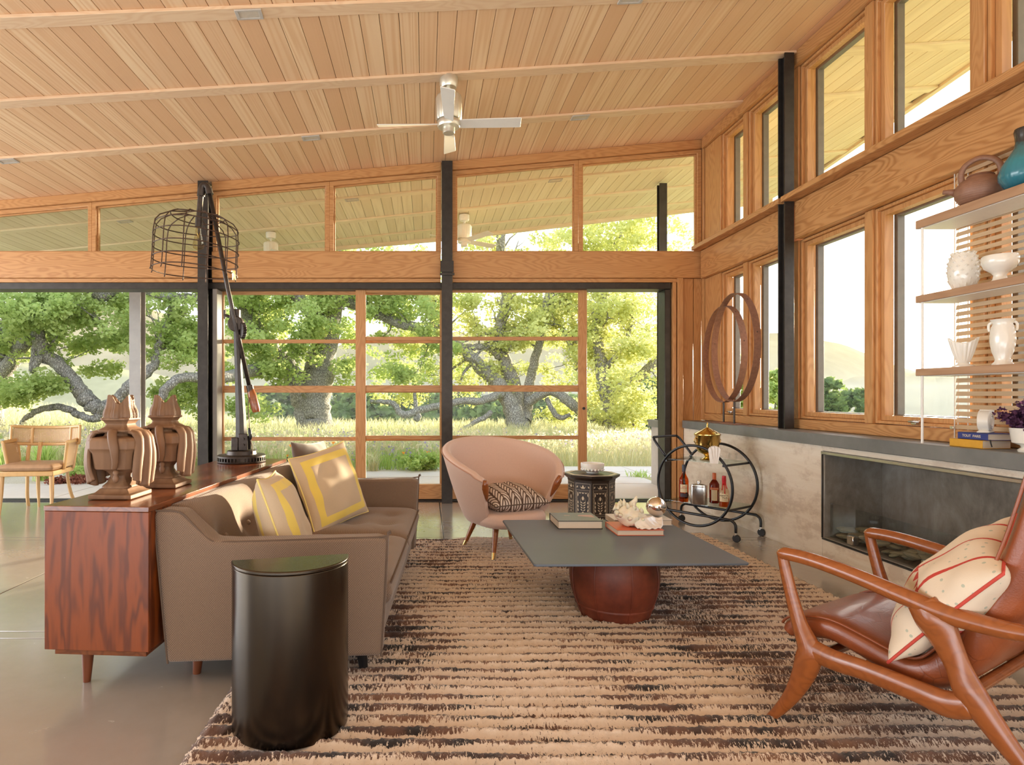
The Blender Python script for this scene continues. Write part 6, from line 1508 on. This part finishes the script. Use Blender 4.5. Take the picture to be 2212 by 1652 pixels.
t = shelfthing('urn', 'tall white two-handled urn on the lowest shelf', 'vase', 2166, 1.3525, rz=R(-40))
build('urn_body', MB().lathe([(0, 0), (.042, 0), (.044, .006), (.032, .020), (.030, .030), (.044, .075), (.051, .125), (.049, .170), (.044, .198), (.038, .212), (.046, .228), (.050, .234), (.046, .237), (.034, .220)], 48, rib=24, ribamp=.008), M['ceramic'], t, sharp=60)
for s in (-1, 1): build('handle', MB().tube(bez([(s*.042, 0, .222), (s*.052, 0, .214), (s*.054, 0, .195), (s*.050, 0, .176)], 5), .006, 8), M['ceramic'], t, sharp=180)
# books and the disc vase on the counter
yb = book('book', 'yellow cloth-bound book at the bottom of the stack on the counter', 2.885, 3.040, 3.175, 3.375, ZC+.0005, ZC+.044, 'yellow_cover', '-x')
bb = book('book', 'blue book lying on the yellow one under the white disc vase', 2.895, 3.035, 3.155, 3.335, ZC+.0445, ZC+.0805, 'blue_cover', '-x')
lettering('lettering', 'TOUT  PARIS', .019, M['label_cream'], bb, (-.0708, .005, .018), (PI/2, 0, -PI/2))
build('ribbon', MB().tube([(-.060, -.093, .004), (-.062, -.098, -.012), (-.058, -.100, -.032)], .003, 5), M['ribbon'], bb)
t = thing('disc_vase', 'white round art deco disc vase standing on the blue book', 'vase', (2.965, 3.245, ZC+.081), R(35))
build('disc', MB().tube([(0, -.024, .062), (0, .024, .062)], .056, 48), M['ceramic'], t, .004, sharp=35)
build('rings', MB().tube([(.040*math.cos(2*PI*k/40), -.0245, .062+.040*math.sin(2*PI*k/40)) for k in range(40)], .003, 6, closed=True).tube([(.030*math.cos(2*PI*k/40), -.0245, .062+.030*math.sin(2*PI*k/40)) for k in range(40)], .003, 6, closed=True), M['ceramic'], t, sharp=180)
build('mouth', MB().hexa([(-.005, -.022, .09), (.052, -.022, .06), (.052, .022, .06), (-.005, .022, .09)], [(-.01, -.024, .122), (.058, -.024, .122), (.058, .024, .122), (-.01, .024, .122)]), M['ceramic'], t, .004)
build('foot', MB().loft([[(x*s, y*s, z) for x, y in ((-.048, -.026), (.048, -.026), (.048, .026), (-.048, .026))] for s, z in ((1, 0), (1, .005), (.55, .018))]), M['ceramic'], t, .003)
t = thing('potted_plant', 'purple-leaved plant in a white footed pot at the right end of the counter', 'plant', (2.965, 2.995, ZC))
build('pot', MB().lathe([(0, 0), (.052, 0), (.054, .010), (.040, .022), (.044, .032), (.074, .045), (.080, .085), (.084, .118), (.078, .118), (.074, .10), (0, .10)], 40), M['ceramic'], t, sharp=50)
st = MB(); rs3 = np.random.RandomState(4); rr = random.Random(8); cen = []
for k in range(34):
    q = rr.uniform(0, 2*PI); l = rr.uniform(.10, .19); e_ = rr.uniform(.15, 1.25); d = Vector((math.cos(q)*math.cos(e_), math.sin(q)*math.cos(e_), math.sin(e_)))
    a = Vector((0, 0, .10)); p = a+d*l*.75+Vector((0, 0, .02)); st.tube([a, a+d*l*.4+Vector((0, 0, .02)), p], [.004, .003, .002], 5)
    for f in (.35, .5, .65, .8, .92, 1.0): cen.append(tuple(a.lerp(p, f)))
tag(build('stems', st, M['purple'], t), kind='stuff')
v, f = leaves_np(cen, 11, .030, .022, rs3, 1.0); tag(npmesh('foliage', v, f, M['purple'], t), kind='stuff')
# ------------------------------------------------------------------ evening haze in the valley
def hazemat(name, dens, g, col):
    m = bpy.data.materials.new(name); m.use_nodes = True; t = m.node_tree; t.nodes.clear()
    o = t.nodes.new('ShaderNodeOutputMaterial'); s = t.nodes.new('ShaderNodeVolumeScatter')
    s.inputs['Density'].default_value = dens; s.inputs['Anisotropy'].default_value = g; s.inputs['Color'].default_value = (*col, 1); t.links.new(s.outputs[0], o.inputs['Volume']); return m
haze = tag(build('valley_haze', MB().box(-420, 520, 23.5, 460, 4.25, 30), hazemat('haze', .0005, .15, (1.0, .90, .66)), sharp=0), 'warm evening haze lying in the valley beyond the trees', 'haze', kind='stuff')
haze2 = tag(build('valley_mist', MB().box(-420, 520, 23.5, 460, -40, 4.2), hazemat('mist', .0014, .1, (.90, .96, 1.0)), sharp=0), 'thin bluish mist lying low among the valley trees', 'haze', kind='stuff')
